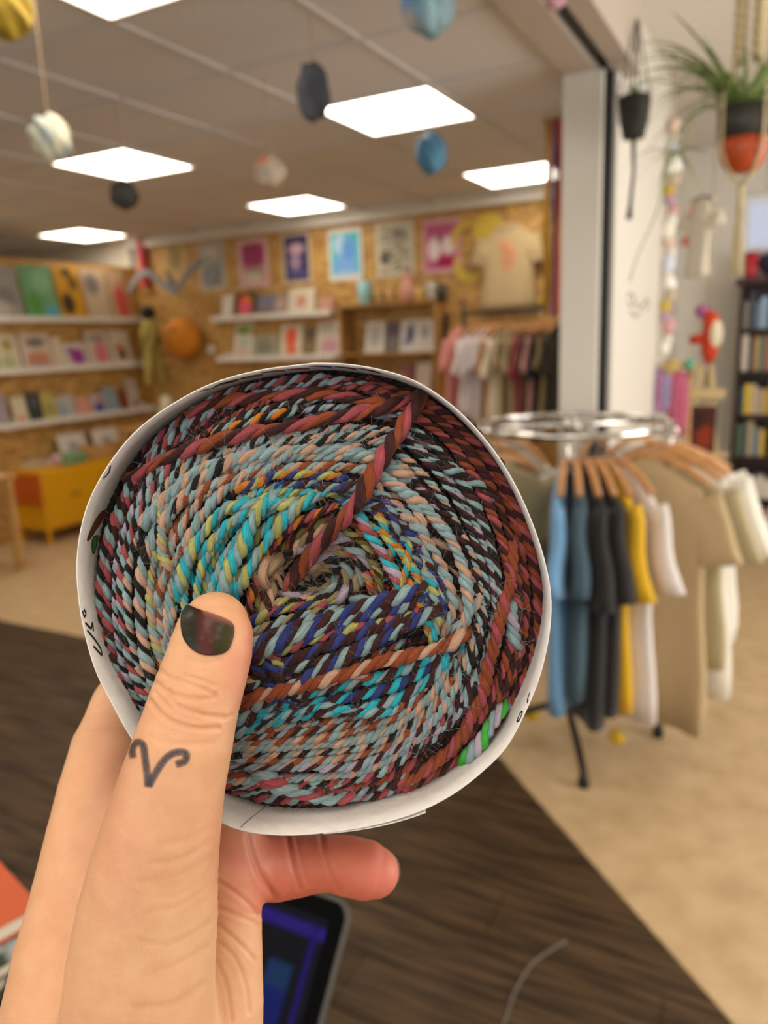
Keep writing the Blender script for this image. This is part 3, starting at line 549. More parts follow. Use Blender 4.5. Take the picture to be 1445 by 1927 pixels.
# ================================================================== HANGING THINGS
m_string = mat('jute_string', '#9a8262', .8)
def rock(px, py, rpx, cpx, lab, cols, sq=(1, 1, 1), seed=0, dd=None, amp=.055):
    """A papier mache rock on a string that meets the ceiling at the pixel cpx."""
    C0 = onZ(cpx[0], cpx[1], H); d = ray(px, py); t = dd if dd else (C0[0]*d[0]+C0[1]*d[1])/(d[0]**2+d[1]**2); P = CAM+t*d; r = rpx*t/FPX
    th_ = thing('hanging_rock', lab, 'ornament', (P[0], P[1], P[2]-r*sq[2]), 0, 'papier mache rocks hung from the ceiling')
    V, F = sphere((0, 0, r*sq[2]), r, 22, 16, seed, amp, sq); q = np.array(V); rr_ = np.random.default_rng(seed); C = np.tile(hx(cols[0]), (len(V), 1))
    for k in range(26):
        c = q[rr_.integers(len(q))]; wv = np.exp(-(np.linalg.norm(q-c, axis=1)/(r*rr_.uniform(.2, .55)))**2)[:, None]; C = C*(1-wv)+hx(cols[int(rr_.integers(len(cols)))])*wv
    part('rock', (V, F), attr_mat('papier_mache', .75), th_, False, C)
    part('string', tube([(0, 0, r*sq[2]*1.9), (C0[0]*0, 0, max(.1, H-P[2]+r*sq[2]))], .0022, 5), m_string, th_)
rock(8, 18, 50, (30, -150), 'mustard yellow hanging rock cut by the top left corner', ['#a58a2a', '#8d7322', '#b89a3a'], seed=1, dd=2.1)
rock(95, 261, 41, (55, -80), 'cream and pale blue hanging rock on a long string at the left', ['#c9bfa0', '#a9b8b8', '#8f9c9c', '#d6cfb4'], (.95, .95, 1.02), 2, 2.3)
rock(234, 366, 27, (225, 130), 'dark grey small hanging rock under the left light panel', ['#3a3833', '#4a443c', '#2b2926'], seed=3, dd=3.4)
rock(590, 173, 36, (583, 40), 'black oblong hanging rock in the middle of the ceiling', ['#35383f', '#292b30', '#4a4c52', '#3d4048'], (.88, .88, 1.45), 4, 2.6)
rock(507, 322, 30, (490, 190), 'white and orange speckled hanging rock', ['#b9a690', '#c97a4a', '#8d8a80', '#cfc4b4', '#5c5a4c'], seed=5, dd=3.2)
rock(811, 289, 33, (815, 168), 'plain blue hanging rock in front of the ceiling panel', ['#45708f', '#3a6078', '#568aa8'], (.92, .92, 1.08), 6, 3.4)
rock(806, 12, 50, (800, -140), 'blue and white hanging rock cut by the top edge', ['#4f86a8', '#bcae98', '#3a6f98', '#8fb0b8', '#5a7fc0'], seed=7, dd=2.1)
rock(1046, -4, 20, (1046, -150), 'small pink hanging ornament at the top edge by the beam', ['#c98aa0', '#e0c4c8', '#b5688a'], seed=8, dd=2.2)
# spider plant and macrame pots
m_leaf = mat('spider_leaf', '#6d8a4a', .5, noise=dict(a='#5a7a38', b='#93a868', scale=25)); m_cord = mat('cream_cord', '#cdbb92', .85, bump=.4, bscale=400)
DP = 2.0; pc = at(1398, 285, DP); rp_ = 46*DP/FPX; PB = at(1398, 322, DP)
pp = thing('hanging_plant', 'spider plant in an orange and black pot, slung in cream macrame cords', 'plant', (pc[0], pc[1], PB[2])); hh = .155; 
part('lower_pot', lathe([(.001, 0), (rp_*.55, 0), (rp_*.78, .02), (rp_*.92, .05), (rp_*.97, hh*.5), (rp_*.93, hh*.5)], 26), mat('orange_glaze', '#b5481c', .4), pp, True)
part('upper_pot', lathe([(rp_*.97, hh*.5), (rp_*1.02, hh*.75), (rp_*1.04, hh), (rp_*.95, hh), (rp_*.9, hh*.55)], 26), mat('black_glaze', '#33302c', .5), pp, True)
part('soil', lathe([(.001, hh*.9), (rp_*.94, hh*.9), (rp_*.94, hh*.88), (.001, hh*.88)], 20), mat('soil', '#2a2018', .95), pp)
kz = .72
for k in range(4):
    a = math.pi/4+k*math.pi/2; ca, sa = math.cos(a), math.sin(a); R1 = rp_*1.06
    part('macrame_cord', tube([(0, 0, -.03), (ca*R1*.6, sa*R1*.6, .0), (ca*R1*1.0, sa*R1*1.0, .05), (ca*R1*1.02, sa*R1*1.02, hh+.03), (ca*.034, sa*.034, hh+.13), (ca*.030, sa*.030, hh+.45), (ca*.012, sa*.012, kz)], .0042, 7), m_cord, pp, True)
    part('knotted_cord', merge(*[sphere((ca*.031, sa*.031, hh+.12+j*.024), .0155, 8, 6) for j in range(15)]), m_cord, pp, True)
part('tassel', merge(tube([(0, 0, -.03), (0, 0, -.10)], .009, 7), *[tube([(0.004*math.cos(q), .004*math.sin(q), -.09), (.012*math.cos(q), .012*math.sin(q), -.2), (.013*math.cos(q), .013*math.sin(q), -.26)], .0035, 5) for q in np.linspace(0, 6.28, 8)[:-1]]), m_cord, pp, True)
part('ceiling_cord', tube([(0, 0, kz), (0, 0, HR-PB[2])], .005, 6), m_cord, pp)
def leaf_shape(base, dirx, diry, L, rise, droop, wd):
    P = []; n_ = 11
    for k in range(n_+1):
        e = k/n_; P.append(np.array([base[0]+dirx*L*e, base[1]+diry*L*e, base[2]+rise*e*1.6-droop*e*e]))
    P = np.array(P); V, F = [], []; sd = np.array([-diry, dirx, 0])
    for k in range(n_+1):
        e = k/n_; w_ = wd*(min(1, e*5+.35))*(1-e**2.2)+.0004; V += [P[k]-sd*w_, P[k]+np.array([0, 0, -.35*w_]), P[k]+sd*w_]
    for k in range(n_): a, b = 3*k, 3*k+3; F += [(a, a+1, b+1, b), (a+1, a+2, b+2, b+1)]
    o = len(V); V += [v+np.array([0, 0, -.0006]) for v in V[:o]]; F += [tuple(x+o for x in q[::-1]) for q in list(F)]
    return V, F
lr = random.Random(11)
for k in range(46):
    a = lr.uniform(0, 6.28); L = lr.uniform(.12, .30); part('leaf', leaf_shape((.02*math.cos(a), .02*math.sin(a), hh*.9), math.cos(a), math.sin(a), L, lr.uniform(.10, .24), lr.uniform(.05, .32), lr.uniform(.0045, .007)), m_leaf, pp, True)
lfd = np.array([-RT[0], -RT[1]])
for k in range(12):
    s = lr.uniform(-.35, .35); dx, dy = -RT[0]+s*FW[0], -RT[1]+s*FW[1]; q = math.hypot(dx, dy); part('leaf', leaf_shape((0, 0, hh*.9), dx/q, dy/q, lr.uniform(.22, .36), lr.uniform(.12, .28), lr.uniform(.08, .55), lr.uniform(.005, .0075)), m_leaf, pp, True)
# runner with a plantlet
rn = [at(x, y, DP+.05) for x, y in ((1370, 200), (1300, 215), (1262, 300), (1235, 400), (1200, 480), (1185, 530))]; part('runner', tube(spline(np.array(rn)-np.array(pp.location), 26), .002, 5), m_leaf, pp)
q0 = at(1268, 290, DP+.05)-np.array(pp.location)
for k in range(9): a = k*.7; part('plantlet_leaf', leaf_shape(q0, math.cos(a), math.sin(a), lr.uniform(.06, .12), lr.uniform(0, .06), lr.uniform(.05, .12), .0035), m_leaf, pp, True)
# small dark macrame planter by the beam
D2 = 3.0; c2 = at(1193, 215, D2); b2 = at(1190, 258, D2); s2 = thing('hanging_planter', 'small black macrame planter with a wispy plant, hung from the beam', 'plant', (c2[0], c2[1], b2[2])); r2 = .058; h2 = .15
m_blk = mat('black_cord', '#2d2b26', .85, bump=.5, bscale=300)
part('pot', lathe([(.001, 0), (r2*.72, 0), (r2*.85, .04), (r2, h2), (r2*.9, h2), (r2*.75, .03)], 18), m_blk, s2, True)
for k in range(4):
    a = .4+k*math.pi/2; ca, sa = math.cos(a), math.sin(a); part('cord', tube([(ca*.02, sa*.02, -.01), (ca*r2*.95, sa*r2*.95, .06), (ca*r2*1.04, sa*r2*1.04, h2), (0.002*ca, .002*sa, .42)], .003, 5), m_blk, s2, True)
part('top_cord', tube([(0, 0, .41), (0, 0, 2.64-b2[2])], .004, 5), m_blk, s2); part('tail', tube([(0, 0, 0), (.005, 0, -.12), (-.004, 0, -.24), (-.008, 0, -.30)], [.01, .007, .008, .013], 7), m_blk, s2, True)
for k in range(26): a = lr.uniform(0, 6.28); part('leaf', leaf_shape((0, 0, h2*.95), math.cos(a), math.sin(a), lr.uniform(.04, .10), lr.uniform(.03, .10), lr.uniform(.0, .14), .003), mat('fern_leaf', '#5d6b45', .6), s2, True)

# ================================================================== RIGHT ROOM
m_bc = mat('dark_walnut', '#2a1512', .4, noise=dict(a='#241110', b='#361c17', scale=4, stretch=(1, 1, 10)))
BX0, BY = -.42, 6.5; BW = 1.0; tp = 1.93
bc = thing('bookcase', 'tall dark wooden bookcase full of books at the right edge', 'bookcase', (BX0+BW/2, BY, 0)); hb = BW/2
part('back_panel', box(-hb, hb, .29, .31, 0, tp), m_bc, bc)
for s in (-1, 1): part('side_panel', box(min(s*hb, s*(hb-.03)), max(s*hb, s*(hb-.03)), 0, .29, 0, tp-.03), m_bc, bc)
part('cornice', box(-hb-.03, hb+.03, -.03, .32, tp-.03, tp+.015, .006), m_bc, bc); part('plinth', box(-hb+.03, hb-.03, .02, .29, 0, .07), m_bc, bc)
SH = [.07, .29, .62, .94, 1.27, 1.58]
for z in SH: part('shelf', box(-hb+.03, hb-.03, .01, .29, z-.022, z), m_bc, bc)
br = random.Random(5); BCOL = [['#c9b58a', '#8a2f2a', '#d6cdb8', '#3a3a44'], ['#d8d2c6', '#d5cec0', '#cfc8ba'], ['#4f6a4a', '#3d4a5a', '#a59a7a', '#6d7a8a', '#c9a93a'], ['#3a4a5a', '#d0b32a', '#c9b08a', '#a89a94', '#b79a3a', '#8d7d7a'], ['#cfc6b4', '#3a3f4a', '#b08a5a', '#2f7a70', '#a3593a'], ['#8d8478', '#39414e', '#5f6d86', '#8fa8c4', '#57606a', '#d9cdb8']]
BNAME = ['lowest', 'second lowest', 'third lowest', 'third highest', 'second highest', 'highest']
cnm = {'#c9b58a': 'tan', '#8a2f2a': 'dark red', '#d6cdb8': 'cream', '#3a3a44': 'charcoal', '#d8d2c6': 'white', '#d5cec0': 'off white', '#cfc8ba': 'pale grey', '#4f6a4a': 'green', '#3d4a5a': 'navy', '#a59a7a': 'khaki', '#6d7a8a': 'steel blue', '#c9a93a': 'ochre', '#3a4a5a': 'dark blue', '#d0b32a': 'bright yellow', '#c9b08a': 'sand', '#a89a94': 'taupe', '#b79a3a': 'mustard', '#8d7d7a': 'mauve grey', '#cfc6b4': 'ivory', '#3a3f4a': 'slate', '#b08a5a': 'light brown', '#2f7a70': 'teal', '#a3593a': 'rust', '#8d8478': 'stone grey', '#39414e': 'ink blue', '#5f6d86': 'denim blue', '#8fa8c4': 'sky blue', '#57606a': 'lead grey', '#d9cdb8': 'bone'}
for si, z in enumerate(SH):
    zn = (SH[si+1]-.022) if si+1 < len(SH) else tp-.03
    x = -hb+.035; k = 0
    while x < -.06:
        c = BCOL[si][k % len(BCOL[si])]; wd = br.uniform(.028, .045) if si != 1 else br.uniform(.06, .08); hgt = min(zn-z-.02, br.uniform(.19, .27) if si > 1 else br.uniform(.13, .18))
        t = thing('book', '%s book, %s from the left on the %s bookcase shelf' % (cnm[c], ['first','second','third','fourth','fifth','sixth','seventh','eighth','ninth','tenth','eleventh','twelfth','thirteenth','fourteenth','fifteenth'][k], BNAME[si]), 'book', (BX0+hb+x+wd/2, BY+.04, z+.0005), 0, 'books in the dark bookcase')
        if si == 2 and k > 4: t.rotation_euler = (0, .16, 0); t.location.x += .03
        part('cover', merge(box(-wd/2, -wd/2+.003, 0, .17, 0, hgt), box(wd/2-.003, wd/2, 0, .17, 0, hgt), box(-wd/2, wd/2, -.003, 0, 0, hgt)), mat('cover_'+c.strip('#'), c, .55), t)
        part('pages', box(-wd/2+.003, wd/2-.003, .001, .165, .004, hgt-.004), mat('book_pages', '#cfc4ac', .8), t)
        x += wd+.003+(.05 if si == 2 and k > 4 else 0); k += 1
P = onY(1409, 530, BY+.1); single('tumbler', lathe([(.035, 0), (.04, .01), (.047, .19), (.043, .19), (.036, .015)], 18), mat('red_plastic', '#b5202c', .4), 'red tumbler on top of the bookcase', 'cup', (P[0]+.01, BY+.1, tp+.016), smooth=True)
P = onY(1445, 530, BY+.1); single('cushion', sphere((0, 0, .1), .16, 18, 12, 3, .05, (1, .6, .62)), mat('navy_cloth', '#2a2a4a', .85), 'navy blue cushion on top of the bookcase at the right edge', 'cushion', (P[0]+.08, BY+.12, tp+.016), smooth=True)
# framed window high on the far right wall, pink poster under it
P0, P1 = onY(1402, 372, RB-.02), onY(1402, 478, RB-.02); wz = (P0[2]+P1[2])/2; wh = (P0[2]-P1[2])/2; wx = P0[0]+.42
wn = struct('window_1', merge(box(wx-.42, wx+.42, RB-.05, RB, wz+wh-.05, wz+wh), box(wx-.42, wx+.42, RB-.05, RB, wz-wh, wz-wh+.05), box(wx-.42, wx-.37, RB-.05, RB, wz-wh+.05, wz+wh-.05), box(wx+.37, wx+.42, RB-.05, RB, wz-wh+.05, wz+wh-.05)), mat('window_white', '#e6eaf2', .4))
part('pane', box(wx-.37, wx+.37, RB-.02, RB-.01, wz-wh+.05, wz+wh-.05), mat('daylit_pane', '#aab0c4', .2, emit=('#b9c3dc', .5)), wn)
q = onY(1390, 560, RB-.01); print_obj('poster', 'pale pink poster on the far wall over the bookcase', 'poster', (q[0]+.35, RB-.006, 1.62), 0, .62, .52, .004, ('#d9c6cf', '#d3b9c6', [(.5, .5, .3, .3, '#c596a8'), (.7, .7, .15, .2, '#9c8fae')]), None)
# easel with a dark red picture
P = onY(1318, 850, 5.6); eb = onY(1318, 850, 5.6)
es = thing('easel', 'cream wooden easel standing behind the round rack', 'easel', (P[0], 5.6, 0)); zt_ = onY(1318, 690, 5.6)[2]
m_cw = mat('cream_wood', '#cdb684', .5)
for s in (-1, 1): part('leg', tube([(s*.17, 0, 0), (s*.10, .04, .6), (s*.03, .08, zt_)], .018, 8), m_cw, es, True)
part('rear_leg', tube([(0, .45, 0), (0, .1, zt_-.05)], .015, 8), m_cw, es, True); ez = onY(1318, 852, 5.55)[2]; part('tray', box(-.17, .17, -.06, .04, ez-.025, ez), m_cw, es); part('crossbar', box(-.13, .13, .03, .06, ez+.36, ez+.42), m_cw, es)
P = onY(1318, 848, 5.55); z0 = ez+.001
print_obj('picture', 'dark red and brown picture on the cream easel', 'picture', (P[0], 5.56, z0), 0, .17, .31, .02, ('#4a211c', '#4a2420', [(.6, .35, .3, .25, '#8a3318'), (.3, .7, .3, .2, '#3a1c1a')], .08), None, lean=-.06)
# soft toy, yarn hanks, string of ornaments, child's dress
Y5 = 5.2
P = onY(1326, 640, Y5); ty = thing('soft_toy', 'red and white toucan like soft toy hanging in the right room', 'toy', (P[0], Y5, P[2]-.12)); S5 = depth_of(P)/FPX
def tp_(px, py): q = onY(px, py, Y5); return (q[0]-P[0], 0, q[2]-P[2]+.12)
m_tr = mat('toy_red', '#c23a12', .8); part('body', tube([tp_(1328, 588), tp_(1338, 600), tp_(1340, 625), tp_(1335, 660), tp_(1334, 680)], [.03, .05, .055, .05, .03], 12), m_tr, ty, True)
part('belly', sphere(tp_(1347, 628), 1, 14, 10, 1, 0, (.042, .035, .085)), mat('toy_cream', '#d9cfb4', .8), ty, True, loc=(0, -.03, 0)); part('wing', tube([tp_(1336, 640), tp_(1315, 638), tp_(1298, 640)], [.03, .034, .026], 10), m_tr, ty, True)
part('crest', sphere(tp_(1320, 586), .04, 12, 8, 2, .1), mat('toy_purple', '#a0558a', .8), ty, True); part('tail', tube([tp_(1335, 672), tp_(1330, 685)], [.03, .015], 8), m_tr, ty, True); part('hanging_string', tube([tp_(1330, 588), (tp_(1330, 588)[0], 0, HR-P[2]+.12)], .003, 5), m_string, ty)
def hank(px, y0, y1, wpx, cols, lab, Y=4.7):
    a, b = onY(px, y0, Y), onY(px, y1, Y); t = thing('yarn_hank', lab, 'yarn', (a[0], Y, b[2]), 0, 'hanks of yarn on the stand'); h = a[2]-b[2]; w_ = wpx*depth_of(a)/FPX/2
    for k in range(7):
        q = -1+2*k/6; part('strand_loop', tube([(q*w_*.5, 0, h), (q*w_*.9, -.02*math.cos(q*1.5), h*.75), (q*w_, -.03*math.cos(q*1.5), h*.4), (q*w_*.8, -.015, h*.1), (q*w_*.5, 0, 0)], w_*.2, 7), cloth_m(cols[k % len(cols)]), t, True)
    part('tie', torus(w_*.45, .008, 14, 6, (0, 0, h)), m_cord, t, True)
hank(1250, 692, 775, 34, ['#8f7fa8', '#a08fb0', '#cf6a9c', '#7d86a8'], 'lilac and pink hank of yarn on the stand behind the round rack'); hank(1279, 695, 820, 32, ['#b5587a', '#a84a68', '#c26a86'], 'rose pink hank of yarn right of the lilac one'); hank(1272, 745, 830, 10, ['#e0cfd6', '#d6b8c6'], 'narrow white and pink skein between the hanks')
a, b = onY(1252, 690, 4.72), onY(1302, 682, 4.72); yt = thing('yarn_stand', 'wooden yarn stand with a row of pegs behind the round rack', 'stand', ((a[0]+b[0])/2, 4.72, 0)); hwz = (b[0]-a[0])/2+.03
part('bar', tube([(-hwz, 0, a[2]), (hwz, 0, a[2])], .02, 10), m_wood, yt, True); part('post', tube([(hwz*.6, .03, .02), (hwz*.6, .03, a[2])], .016, 8), m_wood, yt, True); part('foot', lathe([(.001, 0), (.14, 0), (.14, .02), (.001, .025)], 20, (hwz*.6, .03, 0)), m_wood, yt)
part('knot', sphere((-hwz*.3, -.01, a[2]), .045, 12, 8, 4, .15), mat('goods_gold', '#b59a5a', .7), yt, True); part('ribbon', sphere((hwz*.6, -.01, a[2]+.01), .03, 12, 8, 5, .15), mat('ribbon_green', '#4f9a80', .7), yt, True)
Yg = 4.75; g_ = onY(1262, 240, Yg); og = thing('ornament_string', 'long string of pastel beads and charms beside the white divider', 'garland', (g_[0], Yg, onY(1262, 660, Yg)[2])); zb = og.location.z
gc = ['#d8bfae', '#e6e0d8', '#cfd6e6', '#d9d2c2', '#f0efe8', '#b8a890', '#c9a83a', '#b08fa6', '#c99a9a', '#dcd8ca', '#e8e4d8']
for k in range(22):
    py = 235+k*20; q = onY(1268-k*.7+5*math.sin(k*1.7), py, Yg); part('bead', sphere((q[0]-g_[0], .01*math.sin(k), q[2]-zb), br.uniform(.022, .042), 10, 8, k, .1, (1, .7, br.uniform(1, 1.7))), mat('bead_%d' % (k % len(gc)), gc[k % len(gc)], .35), og, True)
part('thread', tube([(0, 0, 0), (0, 0, HR-zb)], .003, 5), m_string, og)
P = onY(1322, 372, 5.3); garment((P[0], 5.3, P[2]), -.5, '#d8d0be', "small cream child's dress hung high in the right room", None, .16, .46, .07, 91, 'childs_dress', 'dress', .03); hanger((P[0], 5.3, P[2]+.01), -.5, "dark hanger of the small cream child's dress", m_dark, 'single hangers', .36)
P = onY(1292, 430, 5.5); t = thing('bead_cord', 'cord with coral red beads beside the cream dress', 'garland', (P[0], 5.5, P[2]-.1)); part('cord', tube([(0, 0, 0), (0, 0, HR-P[2]+.1)], .004, 5), m_cord, t)
for dz, r, dx in ((.02, .035, .01), (.11, .022, 0), (.16, .02, .02), (.2, .018, .035)): part('bead', sphere((dx, -.02, dz), r, 10, 8), mat('coral_bead', '#d9565c', .5), t, True)
# pencil sketch on the divider wall
def wl(pts, nm): 
    c = spline(np.array([onX(x, y, -.7245) for x, y in pts]), 20); part(nm, tube(c, .006, 4), mat('pencil_grey', '#8f897f', .8), sp)
wl([(1180, 560), (1186, 552), (1192, 560), (1188, 575), (1181, 570)], 'sketch_line'); wl([(1196, 570), (1203, 580), (1210, 572), (1216, 562), (1219, 574), (1213, 584)], 'sketch_line'); wl([(1186, 585), (1194, 595), (1204, 590)], 'sketch_line')

# ================================================================== NEAR THE CAMERA, BELOW: counter, laptop, books, cable
CZ = .95
e0, e1 = onZ(-60, 1690, CZ), onZ(640, 1968, CZ); ev = (e1-e0)/np.linalg.norm(e1-e0); en = np.array([ev[1], -ev[0], 0]);  en = en if en@np.array([FW[0], FW[1], 0]) < 0 else -en
c0, c1 = e0-ev*.5, e1+ev*.12
pts = [c0, c1, c1+en*.6, c0+en*.6]
ctp = thing('counter', 'pale wooden shop counter below the hand, carrying laptop and books', 'counter', tuple(((c0+c1)/2+en*.3)*np.array([1, 1, 0]))); oc = np.array(ctp.location)
def prism(P, z0, z1):
    n_ = len(P); V = [(p[0]-oc[0], p[1]-oc[1], z0) for p in P]+[(p[0]-oc[0], p[1]-oc[1], z1) for p in P]; F = [tuple(range(n_-1, -1, -1)), tuple(range(n_, 2*n_))]+[(i, (i+1) % n_, n_+(i+1) % n_, n_+i) for i in range(n_)]; return V, F
part('counter_top', prism(pts, CZ-.03, CZ), m_wood, ctp); ins = [c0+ev*.03+en*.03, c1-ev*.03+en*.03, c1-ev*.03+en*.57, c0+ev*.03+en*.57]; part('counter_body', prism(ins, 0, CZ-.03), m_white, ctp)
TR = at(663, 1700, .62); LT = math.radians(39); LL = .235; LWd = .32
hy_, hz = TR[1]-LL*math.sin(LT), TR[2]-LL*math.cos(LT)
lp = thing('laptop', 'open laptop with a dark screen on the counter behind the wrist', 'laptop', (TR[0]-LWd/2, hy_, CZ)); bz = hz-CZ
m_alu = mat('laptop_grey', '#4a4744', .45, .4); m_bez = mat('laptop_bezel', '#050506', .6, 0, .04)
part('base', box(-LWd/2, LWd/2, -.225, 0, 0.002, bz-.004, .004), m_alu, lp); part('keyboard', box(-LWd/2+.03, LWd/2-.03, -.12, -.02, bz-.004, bz-.0025), m_bez, lp)
part('hinge', tube([(-LWd*.35, 0, bz-.002), (LWd*.35, 0, bz-.002)], .006, 8), m_bez, lp, True)
def rrect(w_, h_, r, t0, t1, n_=6):
    P = []
    for (sx, sy, a0) in ((1, 1, 0), (-1, 1, 90), (-1, -1, 180), (1, -1, 270)):
        for k in range(n_+1): a = math.radians(a0+90*k/n_); P.append((sx*(w_/2-r)+r*math.cos(a), sy*(h_/2-r)+r*math.sin(a)))
    return loft([[(x, t0, y) for x, y in P], [(x, t1, y) for x, y in P]])
lid = part('lid', rrect(LWd, LL, .014, 0, .006), m_alu, lp, loc=(0, LL/2*math.sin(LT), bz+LL/2*math.cos(LT)), rot=(-LT, 0, 0))
part('bezel', rrect(LWd-.006, LL-.006, .012, -.0012, 0), m_bez, lid)
nu, nv = 64, 44; u, v = np.meshgrid(np.linspace(0, 1, nu), np.linspace(0, 1, nv)); C = np.tile(hx('#06060c'), (nv, nu, 1))
def ui(a, b, c, d, col): C[(u >= a) & (u <= b) & (v >= c) & (v <= d)] = hx(col)
ui(0, 1, .92, .955, '#221262'); ui(.955, .975, 0, .955, '#170c58'); ui(.05, .62, .2, .85, '#20222c'); ui(.62, .76, .35, .8, '#20222c'); ui(.84, .93, .52, .72, '#0a1450'); ui(.85, .93, .72, .8, '#10284a'); ui(.82, .92, 0, .52, '#232f4e'); ui(.3, .66, .05, .12, '#141824')
sw, sh = LWd-.03, LL-.034
V = [((a-.5)*sw, -.0018, (b-.5)*sh) for a, b in zip(u.ravel(), v.ravel())]; F = [(j*nu+i, j*nu+i+1, (j+1)*nu+i+1, (j+1)*nu+i) for j in range(nv-1) for i in range(nu-1)]
part('screen', (V, F), attr_mat('laptop_screen', .5, .04, emit=1.0), lid, cols=C.reshape(-1, 3))
def book_at(zt_, c, d1, d2, L1, L2, h, name, lab, cols, cat='book'):
    P = onZ(c[0], c[1], zt_); a = onZ(d1[0], d1[1], zt_)-P; a /= np.linalg.norm(a); b = np.array([-a[1], a[0], 0]); q = onZ(d2[0], d2[1], zt_)-P; b = b if b@q > 0 else -b
    t = thing(name, lab, cat, (P[0], P[1], zt_-h)); o = np.zeros(3)
    def slab(e0_, e1_, f0, f1, z0, z1): 
        K = [a*e0_+b*f0, a*e1_+b*f0, a*e1_+b*f1, a*e0_+b*f1]; V = [(k[0], k[1], z0) for k in K]+[(k[0], k[1], z1) for k in K]; return V, [(3, 2, 1, 0), (4, 5, 6, 7), (0, 1, 5, 4), (1, 2, 6, 5), (2, 3, 7, 6), (3, 0, 4, 7)]
    part('cover', merge(slab(0, L1, 0, L2, h-.002, h), slab(0, L1, 0, L2, 0, .002)), cols[0], t); part('pages', slab(.003, L1-.003, .003, L2-.003, .002, h-.002), mat('book_pages', '#cfc4ac', .8), t)
    return t, a, b
book_at(CZ+.055, (75, 1703), (0, 1622), (0, 1764), .20, .15, .02, 'orange_book', 'orange book on the stack at the lower left edge', [mat('orange_cover', '#c75424', .5)])
m_pic = mat('magazine_picture', '#9aa0a8', .4, noise=dict(a='#20331a', b='#c3c8d0', scale=14, lo=.42, hi=.55))
book_at(CZ+.034, (120, 1745), (20, 1655), (0, 1850), .24, .24, .016, 'magazine', 'white magazine with a green plant photo under the orange book', [m_pic], 'magazine'); book_at(CZ+.017, (128, 1760), (20, 1665), (0, 1870), .25, .25, .016, 'notebook', 'dark notebook at the bottom of the stack on the counter', [mat('dark_cover', '#2b2b30', .5)])
cp_ = [onZ(x, y, .012) for x, y in ((1066, 1770), (1030, 1792), (1000, 1815), (972, 1860), (955, 1905), (940, 1960), (930, 2100))]; k0 = cp_[0]
single('cable', tube(spline(np.array(cp_)-k0, 50), .0032, 7), mat('pale_cable', '#6a6158', .5), 'pale grey cable curling over the dark floorboards', 'cable', tuple(k0), smooth=True)

